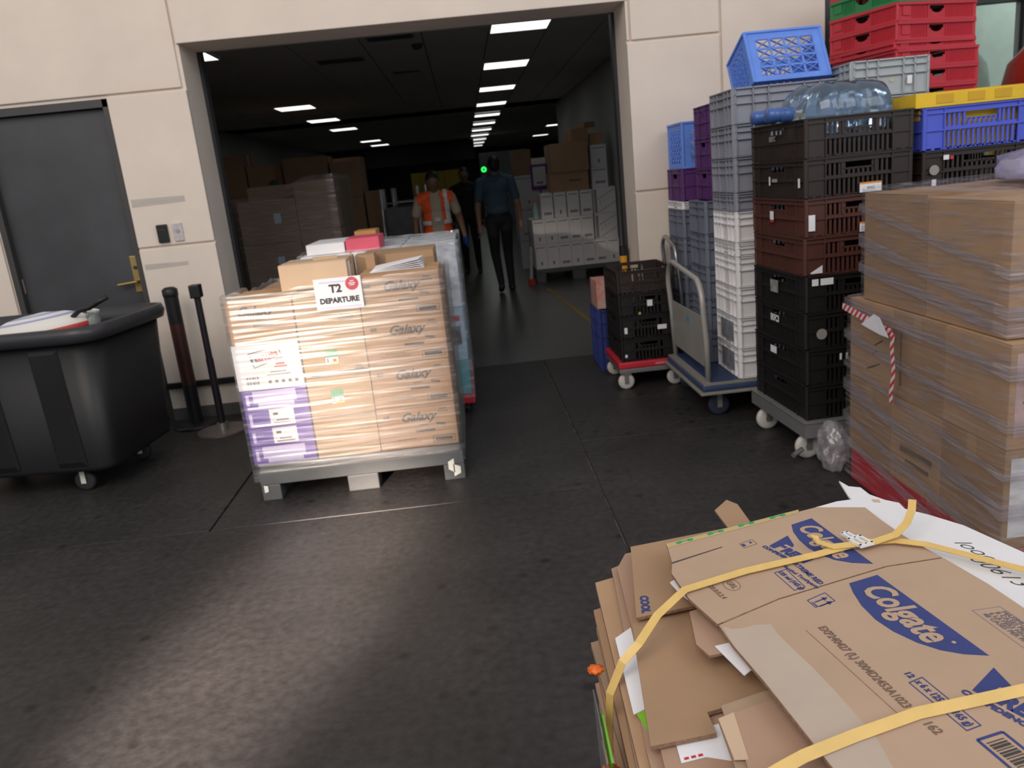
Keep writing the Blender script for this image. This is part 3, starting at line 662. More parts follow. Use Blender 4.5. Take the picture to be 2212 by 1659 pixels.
for x in (-.35, -.02, .36):
    MB().add([(x-.08, -HY+.028-.006, .17), (x+.08, -HY+.028-.006, .17), (x+.08, -HY-.006, .82), (x-.08, -HY-.006, .82), (x-.07, -HY+.028-.02, .2), (x+.07, -HY+.028-.02, .2), (x+.07, -HY-.018, .80), (x-.07, -HY-.018, .80)], [(4, 5, 6, 7), (0, 1, 5, 4), (1, 2, 6, 5), (2, 3, 7, 6), (3, 0, 4, 7)]) if False else None
    b = MB(); b.add([(x-.08, -HY+.024, .17), (x+.08, -HY+.024, .17), (x+.08, -HY-.001, .82), (x-.08, -HY-.001, .82), (x-.065, -HY+.012, .2), (x+.065, -HY+.012, .2), (x+.065, -HY-.016, .80), (x-.065, -HY-.016, .80)], [(4, 5, 6, 7), (0, 1, 5, 4), (1, 2, 6, 5), (2, 3, 7, 6), (3, 0, 4, 7)])
    b.build('body_rib', M_bin, t)
MB().prism(rrect(HX-.03, HY-.03, .11), .80, .83).build('liner', M_black, t)
wheel_set(t, ((-.40, -.27), (.34, -.27), (-.40, .20), (.42, .20)), .058, mat('dull wheel rubber', (.03, .03, .032), .6), M_splash, .13, .035, 'Y')
t = thing('sack', 'white sack with red and blue stripes lying across the black bin', 'sack', (-2.45, 4.56, .872), (0, -.10, math.radians(-6)))
bm = bmesh.new(); bmesh.ops.create_uvsphere(bm, u_segments=32, v_segments=16, radius=1)
for v in bm.verts: v.co = Vector((v.co.x*.30, v.co.y*.20, max(-.06, v.co.z*.10*(1+.06*noise.noise(v.co*3)))))
b = MB(); b.addbm(bm, 0, True)
M_sack = mat('striped sack weave', (.72, .70, .66), .6, var=.06)
nt = M_sack.node_tree; N = nt.nodes; tc = N.new('ShaderNodeTexCoord'); sp = N.new('ShaderNodeSeparateXYZ'); nt.links.new(tc.outputs['Object'], sp.inputs[0])
rp = N.new('ShaderNodeValToRGB'); mr = N.new('ShaderNodeMapRange'); mr.inputs[1].default_value = -.11; mr.inputs[2].default_value = .11
nt.links.new(sp.outputs['Z'], mr.inputs[0]); nt.links.new(mr.outputs[0], rp.inputs[0]); rp.color_ramp.interpolation = 'CONSTANT'
for p_, c_ in ((0.0, (.06, .05, .06)), (.44, (.60, .06, .04)), (.55, (.74, .71, .66)), (.80, (.30, .33, .55)), (.84, (.74, .72, .72)), (.90, (.35, .38, .58)), (.93, (.7, .7, .74))):
    e = rp.color_ramp.elements.new(p_) if p_ > 0 else rp.color_ramp.elements[0]; e.color = (*c_, 1); e.position = p_
rp.color_ramp.elements.remove(rp.color_ramp.elements[-1]) if rp.color_ramp.elements[-1].position > .99 else None
nt.links.new(rp.outputs[0], N['Principled BSDF'].inputs['Base Color']); b.build('bag_body', M_sack, t)
o = MB().tube([(-2.235, 4.50, .88), (-2.215, 4.48, .945), (-2.17, 4.47, .975), (-2.11, 4.46, .985), (-2.06, 4.46, 1.01), (-2.0, 4.46, 1.035)], .014).build('hose', M_black)
tag(o, 'bent dark hose sticking up out of the black bin', 'hose')
t = thing('jar', 'small grey see-through jar beside the striped sack in the bin', 'jar', (-2.17, 4.56, .84), (0, .25, 0))
MB().lathe([(0, 0), (.04, .003), (.043, .02), (.043, .08), (.03, .10), (.03, .115), (0, .115)], 20).build('body', mat('smoky plastic', (.25, .27, .26), .2), t)
MB().cyl((0, 0, .116), (0, 0, .128), .032).build('lid', M_splash, t)
# belt posts
t = thing('belt_post', 'slim black belt post standing on a flat metal plate', 'post', (-1.775, 5.2, 0))
MB().cyl((0, 0, .012), (0, 0, .50), .024).cyl((0, 0, .50), (0, 0, .93), .021).build('pole', mat('dark anodised metal', (.045, .04, .05), .3, .6), t)
MB().cbox(-.033, .033, -.04, .033, .90, .985, .008).build('belt_head', M_black, t)
MB().cyl((0, 0, 0), (0, 0, .012), .165, n=32).build('base_plate', mat('scuffed plate', (.20, .17, .155), .4, .4, var=.2), t)
MB().cyl((0, 0, .012), (0, 0, .06), .034).build('collar', M_steel, t)
t = thing('barrier_post', 'thick dark red and black barrier post behind the bin truck', 'post', (-2.02, 5.42, 0))
MB().cyl((0, 0, .02), (0, 0, .30), .046).build('sleeve', M_black, t); MB().cyl((0, 0, .30), (0, 0, .72), .046).build('red_band', mat('oxide red', (.05, .012, .01), .5), t)
MB().cyl((0, 0, .72), (0, 0, .90), .046).lathe([(.046, .90), (.05, .91), (.05, .95), (.03, .965), (0, .968)], 20).build('head', M_black, t)
MB().lathe([(0, 0), (.15, 0), (.15, .012), (.13, .022), (.045, .028), (0, .028)], 28).build('base_disc', M_black, t)
# ================================================================ platform trolley with grey and white crates
M_navy = mat('navy trolley enamel', (0.035, 0.06, 0.14), .45, var=.15)
M_bump = mat('beige trolley edge', (0.26, 0.245, 0.21), .5, var=.1)
M_beige = mat('beige steel tube', (0.40, 0.39, 0.36), .35, .2, var=.06)
def trolley(label, x0, x1, y0, y1, z1, hpath, r, panel=True, wheels=None, tube_m=None):
    t = thing('platform_trolley', label, 'trolley', (0, 0, 0))
    MB().cbox(x0, x1, y0, y1, z1-.045, z1-.012, .012).build('platform', M_navy, t)
    MB().cbox(x0-.015, x1+.015, y0-.015, y1+.015, z1-.062, z1-.045, .006).build('bumper', M_bump, t)
    MB().box(x0+.01, x0+.055, y0+.01, y1-.01, z1-.012, z1).box(x0+.055, x1-.01, y0+.01, y0+.03, z1-.012, z1).build('edge_strip', M_bump, t)
    MB().box(x0+.055, x1-.01, y0+.03, y1-.01, z1-.012, z1-.001).build('mat', M_navy, t)
    MB().tube(hpath, r, 10).build('handle', tube_m or M_beige, t)
    wheel_set(t, wheels, .062, mat('blue grey tyre', (.03, .04, .07), .6), M_bump, z1-.062, .032, 'Y')
    return t
def arc(c, r, a0, a1, n, x):   # arc in the YZ plane
    return [(x, c[0]+r*math.cos(a0+(a1-a0)*k/n), c[1]+r*math.sin(a0+(a1-a0)*k/n)) for k in range(n+1)]
hp = [(1.262, 4.315, .215), (1.258, 4.315, .45)]+arc((4.315+.16, .64), .16, PI, PI*.62, 6, 1.245)+arc((4.89, .70), .14, PI*.5, 0, 6, 1.235)+[(1.25, 5.03, .5), (1.262, 5.03, .215)]
t1 = trolley('blue platform trolley with beige tube handle carrying the white crates', 1.205, 2.0, 4.235, 5.055, .222, hp, .0165, wheels=((1.33, 4.36), (1.90, 4.36), (1.33, 4.97), (1.90, 4.97)))
pn = MB().box(1.247, 1.253, 4.335, 5.012, .30, .585).build('handle_panel', mat('beige grey panel', (.30, .29, .27), .5, var=.1), t1)
MB().box(1.2462, 1.247, 4.62, 4.66, .50, .545).build('print', mat('cyan print', (.03, .3, .5), .5), pn); MB().box(1.2462, 1.247, 4.74, 4.77, .51, .54).build('print', mat('ochre print', (.4, .26, .08), .5), pn)
hp2 = [(1.37, 5.19, .215), (1.355, 5.19, .62)]+arc((5.28, .82), .09, PI, PI*.5, 5, 1.335)+arc((5.46, .86), .09, PI*.5, 0, 5, 1.335)+[(1.355, 5.55, .62), (1.37, 5.55, .215)]
trolley('platform trolley with grey tube handle between the wall and the blue trolley', 1.345, 1.98, 5.15, 5.585, .215, hp2, .014, wheels=((1.42, 5.22), (1.90, 5.22), (1.42, 5.50), (1.90, 5.50)), tube_m=M_steel)
# stack with white below and grey above
z = .223
hs = [.171, .171, .171, .171, .076, .165, .098, .180, .166, .184]
for k, h in enumerate(hs):
    wh = k < 6; nm = 'white' if wh else 'grey'
    ct, a, b_ = crate('storage_crate', '%s ribbed plastic crate in the tall stack on the blue trolley, %s' % (nm, nth(k)), 'ribbed', 1.712, 4.462, z, .575, .40, h-.001, P_white if wh else P_grey, group='crates on the blue trolley')
    if k == 0 or k == 1:
        MB().box(-a-.0155, -a-.0145, -.12, .10, .03, h-.03).build('stain', mat('scuffed dirt', (.25, .27, .31), .8, var=.4, scale=30), ct)
    z += h
# sky blue milk crate tipped into the top grey crate
ct, a, b_ = crate('milk_crate', 'sky blue lattice milk crate tipped up on the grey crate stack', 'lattice', 1.775, 4.47, 1.722, .44, .30, .30, P_sky, rot=(0, 0, 0))
ct.rotation_euler = (math.radians(-27), 0, math.radians(2)); ct.location = (1.79, 4.505, 1.735)
# slate crates and purple crates behind
for k in range(5):
    crate('storage_crate', 'slate grey ribbed crate behind the white stack on the blue trolley, %s' % nth(k), 'ribbed', 1.66, 4.875, .223+k*.195, .54, .345, .194, P_grey2, group='crates on the blue trolley')
for k in range(3):
    crate('vented_crate', 'purple slotted crate on top of the slate crates behind the grey stack, %s' % ['lowest', 'middle', 'topmost'][k], 'slotted', 1.70, 4.875, 1.199+k*.18, .52, .34, .179, P_purple)
for k in range(5):
    crate('storage_crate', 'dark slate crate stacked between wall and blue trolley, %s' % nth(k), 'ribbed', 1.655, 5.365, .216+k*.183, .54, .38, .182, P_grey2, group='crates by the wall')
crate('storage_crate', 'shallow white crate under the purple crate by the wall', 'ribbed', 1.655, 5.365, 1.132, .54, .38, .05, P_white)
crate('vented_crate', 'purple slotted crate under the upright blue milk crate', 'slotted', 1.655, 5.365, 1.183, .53, .38, .205, P_purple)
crate('milk_crate', 'sky blue lattice milk crate standing on a purple crate by the wall', 'lattice', 1.63, 5.365, 1.389, .46, .36, .285, P_sky)

# ================================================================ red dolly with dark crates beside the opening
M_whitewheel = mat('white nylon wheel', (.62, .60, .56), .5, var=.1)
t = thing('dolly', 'red dolly with white wheels under the short stack of dark crates', 'dolly', (1.105, 5.35, 0))
MB().cbox(-.215, .20, -.272, .25, .145, .188, .01).build('deck', P_red, t)
MB().cbox(-.21, .195, -.268, .245, .112, .144, .006).build('chassis', M_galv, t)
text(t, 'LSG', .03, M_lilac, (.06, -.2855, .163)) if False else MB().box(.03, .09, -.2728, -.272, .158, .172).build('print', mat('pale red print', (.6, .2, .2), .6), t)
wheel_set(t, ((-.165, -.235), (.165, -.235), (-.165, .19), (.165, .19)), .054, M_whitewheel, M_galv, .112, .032, 'Y')
for k in range(4):
    ct, a, b_ = crate('vented_crate', 'dark brown slotted crate on the red dolly, %s' % nth(k), 'slotted', 1.105, 5.345, .1885+k*.150, .385, .50, .149, P_black if k < 3 else P_brown, group='dark crates on the red dolly')
    if k == 1: sticker(ct, .06, .12, .05, .08, -b_-.010, M_white); sticker(ct, -.16, -.14, .04, .08, -b_-.010, M_white)
    if k == 2: sticker(ct, .0, .035, .06, .10, -b_-.010, M_white); sticker(ct, -.06, -.045, .01, .025, -b_-.010, mat('lime sticker', (.5, .6, .1), .6))
    if k == 0: sticker(ct, -.165, -.15, .03, .05, -b_-.010, M_white)
carton('carton', 'orange red printed box standing on a blue crate behind the dark crates', .875, 1.06, 5.72, 6.0, .452, .655, mat('orange red print', (.50, .10, .06), .6, var=.5, scale=14, dark=(.55, .45, .42)), tape=False)
crate('storage_crate', 'blue crate on the floor behind the red dolly', 'ribbed', .975, 5.86, 0, .22, .40, .45, mat('deep blue plastic', (.03, .05, .22), .5))
t = thing('bollard', 'yellow guard post with black cap at the edge of the opening', 'bollard', (1.128, 5.93, 0))
MB().cyl((0, 0, .0), (0, 0, .80), .027).build('sleeve', mat('safety yellow', (.70, .33, .01), .5), t); MB().cyl((0, 0, .80), (0, 0, .87), .029).build('cap', M_black, t); MB().cyl((0, 0, 0), (0, 0, .01), .038).build('foot', M_dark, t)

# ================================================================ tall brown crate stack on steel dolly
t = thing('dolly', 'steel dolly with white wheels under the tall brown crate stack', 'dolly', (1.715, 3.80, 0), math.radians(2))
MB().box(-.265, .265, -.325, -.285, .128, .198).box(-.265, .265, .285, .325, .128, .198).box(-.265, -.225, -.285, .285, .128, .198).box(.225, .265, -.285, .285, .128, .198).box(-.225, .225, -.03, .03, .15, .198).build('frame', M_galv, t)
MB().cbox(-.27, .27, -.33, .33, .1985, .2045, .002).build('deck', M_galv, t)
wheel_set(t, ((-.215, -.24), (.22, -.24), (-.215, .235), (.22, .235)), .060, M_whitewheel, M_galv, .128, .034, 'Y')
MB().cyl((-.27, -.30, .07), (-.33, -.34, .06), .012).build('brake_pedal', M_steel, t)
tone = [P_black, P_black, P_black, P_black, P_maroon, P_maroon, P_brown, P_brown]
for k in range(8):
    nm = ['blackish brown']*4+['reddish maroon', 'maroon brown', 'dark brown', 'dark brown']
    ct, a, b_ = crate('vented_crate', '%s slotted crate in the tall stack on the steel dolly, %s' % (nm[k], nth(k)), 'slotted', 1.715, 3.80, .205+k*.170, .50, .60, .1685, tone[k], rot=math.radians(2+[0, .5, -.4, .3, -.6, .4, 0, .3][k]), group='brown crates on the steel dolly')
    yl = -b_-.010; xl = -a-.010
    def side(y0, y1, z0, z1, m, nm_='sticker'): return MB().box(xl-.0008, xl, y0, y1, z0, z1).build(nm_, m, ct)
    if k == 7: text(ct, 'EKFC', .03, mat('grey stencil', (.30, .28, .26), .7), (xl-.001, .03, .10), rot=(PI/2, 0, -PI/2), bold=.0012)
    if k == 6: side(.06, .075, .06, .10, M_white); side(-.02, .04, .075, .09, mat('grey stencil', (.30, .28, .26), .7)); side(-.26, -.24, .05, .09, M_white)
    if k == 5: side(.03, .07, .07, .11, M_white); side(.03, .07, .058, .07, M_red); sticker(ct, -.235, -.205, .03, .10, yl, M_white)
    if k == 4: MB().prism([(-.22, yl-.0008), (-.165, yl-.0008), (-.165, yl), (-.22, yl)], [.01]*4, [.015, .045, .045, .015]).build('sticker', M_white, ct)
    if k == 3: side(-.01, .08, .06, .12, mat('faded label', (.3, .3, .28), .7, var=.6, scale=30)); sticker(ct, -.22, -.19, .125, .155, yl, M_white); sticker(ct, -.18, -.12, .125, .155, yl, M_white)
    if k == 2: text(ct, 'EKFC3', .045, M_white, (xl-.001, .03, .10), rot=(PI/2, 0, -PI/2), bold=.0015, sx=.8); MB().cyl((-.17, yl, .07), (-.17, yl-.0008, .07), .025, n=20).build('sticker', mat('grey stencil', (.30, .28, .26), .7), ct)
    if k == 1: side(.02, .09, .09, .125, M_white); sticker(ct, -.09, -.08, .11, .14, yl, M_white); sticker(ct, -.06, -.05, .11, .14, yl, M_white)
    if k in (4, 5, 6):
        if k != 4: sticker(ct, .0, .10, .005, .04, yl-.001, M_white); sticker(ct, .0, .10, .04, .048, yl-.001, mat('orange label band', (.75, .25, .03), .6)); text(ct, '4042', .018, M_ink, (.05, yl-.002, .022))
# water bottles lying in the top crate
def glass_mat():
    m = bpy.data.materials.new('blue bottle plastic'); m.use_nodes = True; nt = m.node_tree; N = nt.nodes; L = nt.links
    N.remove(N['Principled BSDF']); tr = N.new('ShaderNodeBsdfTransparent'); tr.inputs[0].default_value = (.80, .88, .95, 1)
    gl = N.new('ShaderNodeBsdfGlossy'); gl.inputs['Roughness'].default_value = .08; gl.inputs[0].default_value = (.9, .95, 1, 1)
    df = N.new('ShaderNodeBsdfDiffuse'); df.inputs[0].default_value = (.35, .48, .66, 1)
    fr = N.new('ShaderNodeLayerWeight'); fr.inputs[0].default_value = .35
    m1 = N.new('ShaderNodeMixShader'); m1.inputs[0].default_value = .16; L.new(tr.outputs[0], m1.inputs[1]); L.new(df.outputs[0], m1.inputs[2])
    m2 = N.new('ShaderNodeMixShader'); L.new(fr.outputs['Fresnel'], m2.inputs[0]); L.new(m1.outputs[0], m2.inputs[1]); L.new(gl.outputs[0], m2.inputs[2])
    L.new(m2.outputs[0], N['Material Output'].inputs['Surface']); return m
M_bottle = glass_mat()
for k, (x, y, z, ry) in enumerate(((1.512, 3.67, 1.592, .05), (1.545, 3.945, 1.60, .03))):
    t = thing('water_bottle', ['large empty blue water bottle lying in the top brown crate, front one', 'large empty blue water bottle lying in the top brown crate, rear one'][k], 'bottle', (x, y, z), (0, ry, math.radians(2)), 'water bottles on the brown crates')
    MB().lathe([(.030, -.02), (.034, -.005), (.05, .02), (.10, .055), (.130, .10), (.134, .13), (.126, .145), (.134, .16), (.134, .23), (.126, .245), (.134, .26), (.134, .34), (.128, .375), (.10, .40), (0, .405)], 36, axis='X').build('body', M_bottle, t)
    MB().lathe([(0, -.135), (.030, -.133), (.031, -.08), (.028, -.075), (.033, -.07), (.033, -.02), (.030, -.018)], 24, axis='X').build('neck', mat('blue neck plastic', (.05, .12, .36), .3, var=.3, scale=20), t)

# ================================================================ neighbouring crate columns
for k in range(8):
    ct, a, b_ = crate('vented_crate', 'dark brown slotted crate in the column under the royal blue crate, %s' % nth(k), 'slotted', 2.275, 3.80, .002+k*.1715, .525, .58, .1705, P_brown if k > 5 else P_black, group='brown crates behind the wrapped pallet')
    yl = -b_-.011
    if k == 7: sticker(ct, -.17, -.145, .13, .15, yl, M_white); sticker(ct, -.14, -.125, .13, .145, yl, M_red); MB().cyl((-.21, yl, .09), (-.21, yl-.0008, .09), .022, n=16).build('sticker', mat('grey stencil', (.30, .28, .26), .7), ct); sticker(ct, -.22, -.20, .02, .05, yl, M_white)
    if k == 6: sticker(ct, -.05, .05, .10, .14, yl, M_white); sticker(ct, -.05, .05, .14, .148, yl, mat('orange label band', (.75, .25, .03), .6)); text(ct, '24', .02, M_ink, (.0, yl-.002, .12))
crate('vented_crate', 'royal blue slotted crate with a yellow crate sitting inside it', 'slotted', 2.275, 3.80, 1.3755, .53, .58, .180, P_blue)
t = thing('yellow_crate', 'bright yellow crate nested in the royal blue slotted crate', 'crate', (2.245, 3.80, 1.387))
def tapered(x, y, h, rim=.028):
    b = MB(); a0, b0 = x-.03, y-.03
    for (p, q) in (((-1, -1), (1, -1)), ((1, -1), (1, 1)), ((1, 1), (-1, 1)), ((-1, 1), (-1, -1))):
        b.add([(p[0]*a0, p[1]*b0, 0), (q[0]*a0, q[1]*b0, 0), (q[0]*x, q[1]*y, h), (p[0]*x, p[1]*y, h), (p[0]*(a0-.004), p[1]*(b0-.004), 0), (q[0]*(a0-.004), q[1]*(b0-.004), 0), (q[0]*(x-.004), q[1]*(y-.004), h), (p[0]*(x-.004), p[1]*(y-.004), h)], [(0, 1, 2, 3), (7, 6, 5, 4), (3, 2, 6, 7)])
    b.box(-a0, a0, -b0, b0, 0, .005); return b
tapered(.235, .255, .172).build('body', P_yellow, t)
MB().cbox(-.262, .258, -.275, -.235, .171, .181, .003).cbox(-.262, .258, .235, .275, .171, .181, .003).cbox(-.262, -.222, -.235, .235, .171, .181, .003).cbox(.218, .258, -.235, .235, .171, .181, .003).build('rim_flange', P_yellow, t)
MB().box(-.262, .22, -.275, -.269, .181, .232).box(-.262, .22, .269, .275, .181, .232).box(-.262, -.256, -.269, .269, .181, .232).build('rim', P_yellow, t)
for x in (-.17, -.03, .09): MB().box(x, x+.075, -.2775, -.275, .185, .222).build('rim_plate', mat('deep yellow plastic', (.62, .36, .01), .5), t)
for k in range(9):
    ct, a, b_ = crate('stack_crate', 'amber yellow crate in the column beyond the royal blue crate, %s' % nth(k), 'tray', 3.02, 4.02, .002+k*.1805, .50, .42, .18, mat('amber plastic', (.58, .34, .03), .5, var=.1), group='amber crates')
    if k == 8: text(ct, 'PFI FARM', .036, M_ink, (.02, -b_-.013, .13), bold=.001) if False else text(ct, 'PFI FARM', .034, M_ink, (-.06, -b_-.0125, .125), bold=.001, align='LEFT')
for k in range(10):
    ct, a, b_ = crate('storage_crate', 'light grey ribbed crate behind the water bottles, %s of its column' % nth(k), 'ribbed', 2.235, 4.395, .002+k*.184, .42, .37, .183, P_lgrey, group='light grey crates')
    if k == 9: sticker(ct, .085, .11, .05, .09, -b_-.0145, M_white); sticker(ct, .0, .01, .07, .08, -b_-.0145, M_yellow)
RZ = math.radians(15)
for k in range(3): crate('storage_crate', 'large slate bin under the red trays, %s' % ['lowest', 'middle', 'topmost'][k], 'ribbed', 2.765, 5.065, .002+k*.5405, .60, .52, .539, P_grey2, rot=RZ)
z = 1.6245
for k, (h, m, dx, dr, nm) in enumerate(((.102, P_red, 0, 0, 'red'), (.102, P_red, .004, .01, 'red'), (.102, P_red, 0, 0, 'red'), (.045, P_red, -.02, .02, 'thin red'), (.102, P_red, -.022, .045, 'red'), (.102, P_red, -.022, .05, 'red'), (.102, P_green, -.02, .05, 'green'), (.102, P_red, -.02, .045, 'red'))):
    crate('tray_crate', '%s shallow tray with hand holes in the tall tray stack, %s' % (nm, nth(k)), 'tray', 2.765+dx, 5.065, z, .62, .54, h-.001, m, rot=RZ+dr, group='stacked bakery trays')
    z += h
# red drum and glazed front beyond the trays
t = thing('drum', 'red plastic drum with domed top beyond the red trays', 'drum', (4.0, 5.3, 0))
MB().lathe([(0, 0), (.36, 0), (.38, .02), (.38, .6), (.395, .62), (.38, .64), (.38, 1.25), (.395, 1.27), (.38, 1.29), (.38, 1.70), (.35, 1.84), (.26, 1.94), (.12, 1.985), (0, 1.99)], 36).build('body', mat('glossy red plastic', (.42, .03, .02), .25), t)
MB().cyl((.05, 0, 1.985), (.05, 0, 2.0), .05).build('bung', M_black, t)
wg = struct(MB().box(2.53, 2.62, 5.66, 6.3, 0, 4.2).box(2.62, 7, 6.2, 6.3, 2.34, 4.2).box(2.62, 7, 6.2, 6.3, 0, .2).box(4.3, 4.36, 6.2, 6.3, .2, 2.34).build('window_1', M_dark))
gm_ = bpy.data.materials.new('shop glass'); gm_.use_nodes = True; bb = gm_.node_tree.nodes['Principled BSDF']; bb.inputs['Transmission Weight'].default_value = .9; bb.inputs['Roughness'].default_value = .03; bb.inputs['Base Color'].default_value = (.85, .95, .9, 1); bb.inputs['IOR'].default_value = 1.1
for x0, x1 in ((2.62, 4.3), (4.36, 7)): MB().box(x0, x1, 6.24, 6.25, .2, 2.34).build('pane', gm_, wg)
struct(MB().box(2.6, 7, 7.4, 7.5, 0, 3.2).build('wall_shop', mat('pale green plaster', (.62, .70, .66), .7)))
struct(MB().box(2.6, 7, 6.3, 7.4, -.1, 0).build('floor', M_floorin)); struct(MB().box(2.6, 7, 6.3, 7.4, 3.1, 3.2).build('ceiling', M_lampframe))
t = thing('shop_fill_light', 'unseen fill light added above the shop window glass', 'ceiling light', (4.2, 6.8, 3.07))  # glowing panel added out of view to brighten the shop wall
MB().box(-1.2, 1.2, -.12, .12, -.03, .02).build('housing', M_lampframe, t); MB().box(-1.15, 1.15, -.10, .10, -.04, -.03).build('diffuser', emis('shop fill glow', (.95, 1, .95), 22), t)
t = thing('bundle', 'grey green wrapped bundle behind the shop glass', 'bundle', (4.15, 6.85, 0))
MB().lathe([(0, 0), (.3, 0), (.34, .3), (.33, 1.5), (.26, 1.95), (.12, 2.15), (0, 2.2)], 24).build('wrap', mat('grey green foil', (.20, .24, .19), .3, .3, var=.6, scale=6, bump=.5, bscale=9), t)

# ================================================================ wrapped pallet at the right
t = thing('pallet', 'red plastic pallet under the film wrapped cartons', 'pallet', (2.05, 2.82, 0))
for k in range(7): MB().cbox(-.468, .435, -.575+k*.147, -.575+k*.147+.135, .105, .138, .005).build('deck_board', P_red, t)
for x in (-.468, -.06, .315): MB().cbox(x, x+.12, -.575, .442, .0, .104, .006).build('runner', P_red, t)
rows = [(.140, .478), (.479, .815)]
cuts = [(2.245, 2.585), (2.587, 2.927), (2.929, 3.272)]
for c, (xa, xb) in enumerate(((1.58, 2.02), (2.025, 2.48))):
    for r, (za, zb) in enumerate(rows):
        for k, (ya, yb_) in enumerate(cuts):
            t, a, b, h = carton('carton', 'brown carton low on the red pallet, %s side, %s layer, %s' % (['tape', 'hidden'][c], ['bottom', 'upper'][r], ['cardboard pile end', 'middle', 'brown crate end'][k]), xa, xb, ya, yb_, za, zb, [M_kraft2, M_kraft][(r+k) % 2])
            if c == 0:
                s = -a-.0004
                if r == 0 and k == 1: MB().box(s, s+.0004, -.12, .10, .13, .16).box(s, s+.0004, -.10, .06, .09, .11).build('print', M_inkb, t)
                if r == 1 and k == 2:
                    mk = MB()
                    for p, q in (((.10, .20), (.04, .17)), ((.06, .15), (.02, .13)), ((.08, .10), (-.02, .06))): mk.bar((s, -p[0], p[1]), (s, -q[0], q[1]), .006, .0008, (1, 0, 0))
                    mk.build('print', M_ink, t)
                if r == 1 and k == 1: MB().box(s, s+.0004, .10, .115, .05, .28).build('print', M_inkb, t)
            if k == 0:
                MB().box(-a+.02, a-.02, -b-.0006, -b, .04, h-.03).build('label_sheet', [M_whitebox, mat('pinkish print', (.62, .42, .40), .6, var=.4, scale=12)][r], t)
                if r == 1: bars(t, -a+.09, h*.7, .10, 6, -b-.0007, M_ink, th=.008, pitch=.02)
for k, (xa, xb, ya, yb_, zt) in enumerate(((1.60, 2.05, 2.30, 2.745, 1.235), (1.60, 2.05, 2.75, 3.20, 1.245), (2.055, 2.48, 2.30, 2.745, 1.225), (2.055, 2.48, 2.75, 3.20, 1.245))):
    carton('carton', 'big brown carton atop the red pallet load, %s' % (['tape side, cardboard pile end', 'tape side, brown crate end', 'hidden side, cardboard pile end', 'hidden side, brown crate end'][k]), xa, xb, ya, yb_, .817, zt, M_kraft if k != 1 else M_kraft2, tape=False)
wrap_low = film_shell('stretch_film', 'cloudy stretch film round the lower tier of the right pallet', 1.573, 2.490, 2.236, 3.278, .03, lambda x, y: .822, F_dull, amp=.005, nu=22, nv=34, taper=.012, seed=9)
film_shell('stretch_film', 'cloudy stretch film over the top tier of the right pallet', 1.594, 2.490, 2.293, 3.206, .824, lambda x, y: 1.252+.02*(y-2.7), F_dull, amp=.005, nu=20, nv=24, top=True, seed=15, sag=.006)
bm = bmesh.new(); bmesh.ops.create_icosphere(bm, subdivisions=4, radius=1)
for v in bm.verts:
    d = 1+.22*noise.noise(v.co*2.5)+.12*noise.noise(v.co*7); v.co = Vector((v.co.x*.085*d, v.co.y*.10*d, max(-.11, v.co.z*.12*d)))
b = MB(); b.addbm(bm, 0, True); o = b.build('film_bunch', film_mat('crumpled film', .18, .6, (6, 6, 10), tint=(.70, .66, .70), gloss=.2)); o.location = (1.55, 3.365, .112); o.scale = (.8, .8, 1)
tag(o, 'crumpled knot of clear film at the foot of the right pallet', 'film')
b = MB()
bm = bmesh.new(); bmesh.ops.create_icosphere(bm, subdivisions=3, radius=1)
for v in bm.verts:
    d = 1+.2*noise.noise(v.co*3); v.co = Vector((v.co.x*.27*d, v.co.y*.30*d, max(0, v.co.z*.13*d)))
b.addbm(bm, 0, True); o = b.build('film_bundle', film_mat('violet tinted film', .45, .85, (8, 8, 8), tint=(.50, .48, .72), gloss=.25)); o.location = (2.17, 2.76, 1.268)
tag(o, 'violet tinted bundle of film lying on top of the right pallet', 'film')
M_band = film_mat('film band', .30, .75, (2, 2, 40), tilt=(.22, 0, 0), tint=(.44, .41, .47), gloss=.2, rough=.25)
bands = wrap_low
for xf, zs0, zs1, wd in ((1.560, .795, .735, .05), (1.560, .66, .56, .045), (1.559, .53, .40, .03), (1.557, .44, .28, .06), (1.555, .30, .14, .04), (1.553, .20, .05, .05), (1.584, 1.19, 1.02, .035), (1.584, 1.06, .90, .05), (1.583, .95, .85, .05)):
    b = MB(); y1 = 3.288 if xf < 1.57 else 3.214; y0 = 2.222 if xf < 1.57 else 2.280; pts = [(xf+.30, y1+.012, zs0+.02-wd/2), (xf+.30, y1+.012, zs0+.02+wd/2), (xf+.03, y1+.010, zs0-wd/2), (xf+.03, y1+.010, zs0+wd/2)]
    for k in range(13):
        f = k/12; y = y1+(y0-y1)*f; zc = zs0+(zs1-zs0)*f; w2 = wd*(.5+.5*abs(noise.noise(Vector((y*3, zs0*9, 1))))+.2); d = .003*noise.noise(Vector((y*7, zs0*5, 0)))
        pts += [(xf+d, y, zc-w2/2), (xf+d, y, zc+w2/2)]
    for k in range(1, 9):
        f = k/8; pts += [(xf+.92*f, y0-.002, zs1-.03*f-wd*.5), (xf+.92*f, y0-.002, zs1-.03*f+wd*.5)]
    b.add(pts, [(2*k, 2*k+1, 2*k+3, 2*k+2) for k in range(len(pts)//2-1)], 0, True); b.build('film_band', M_band, bands)
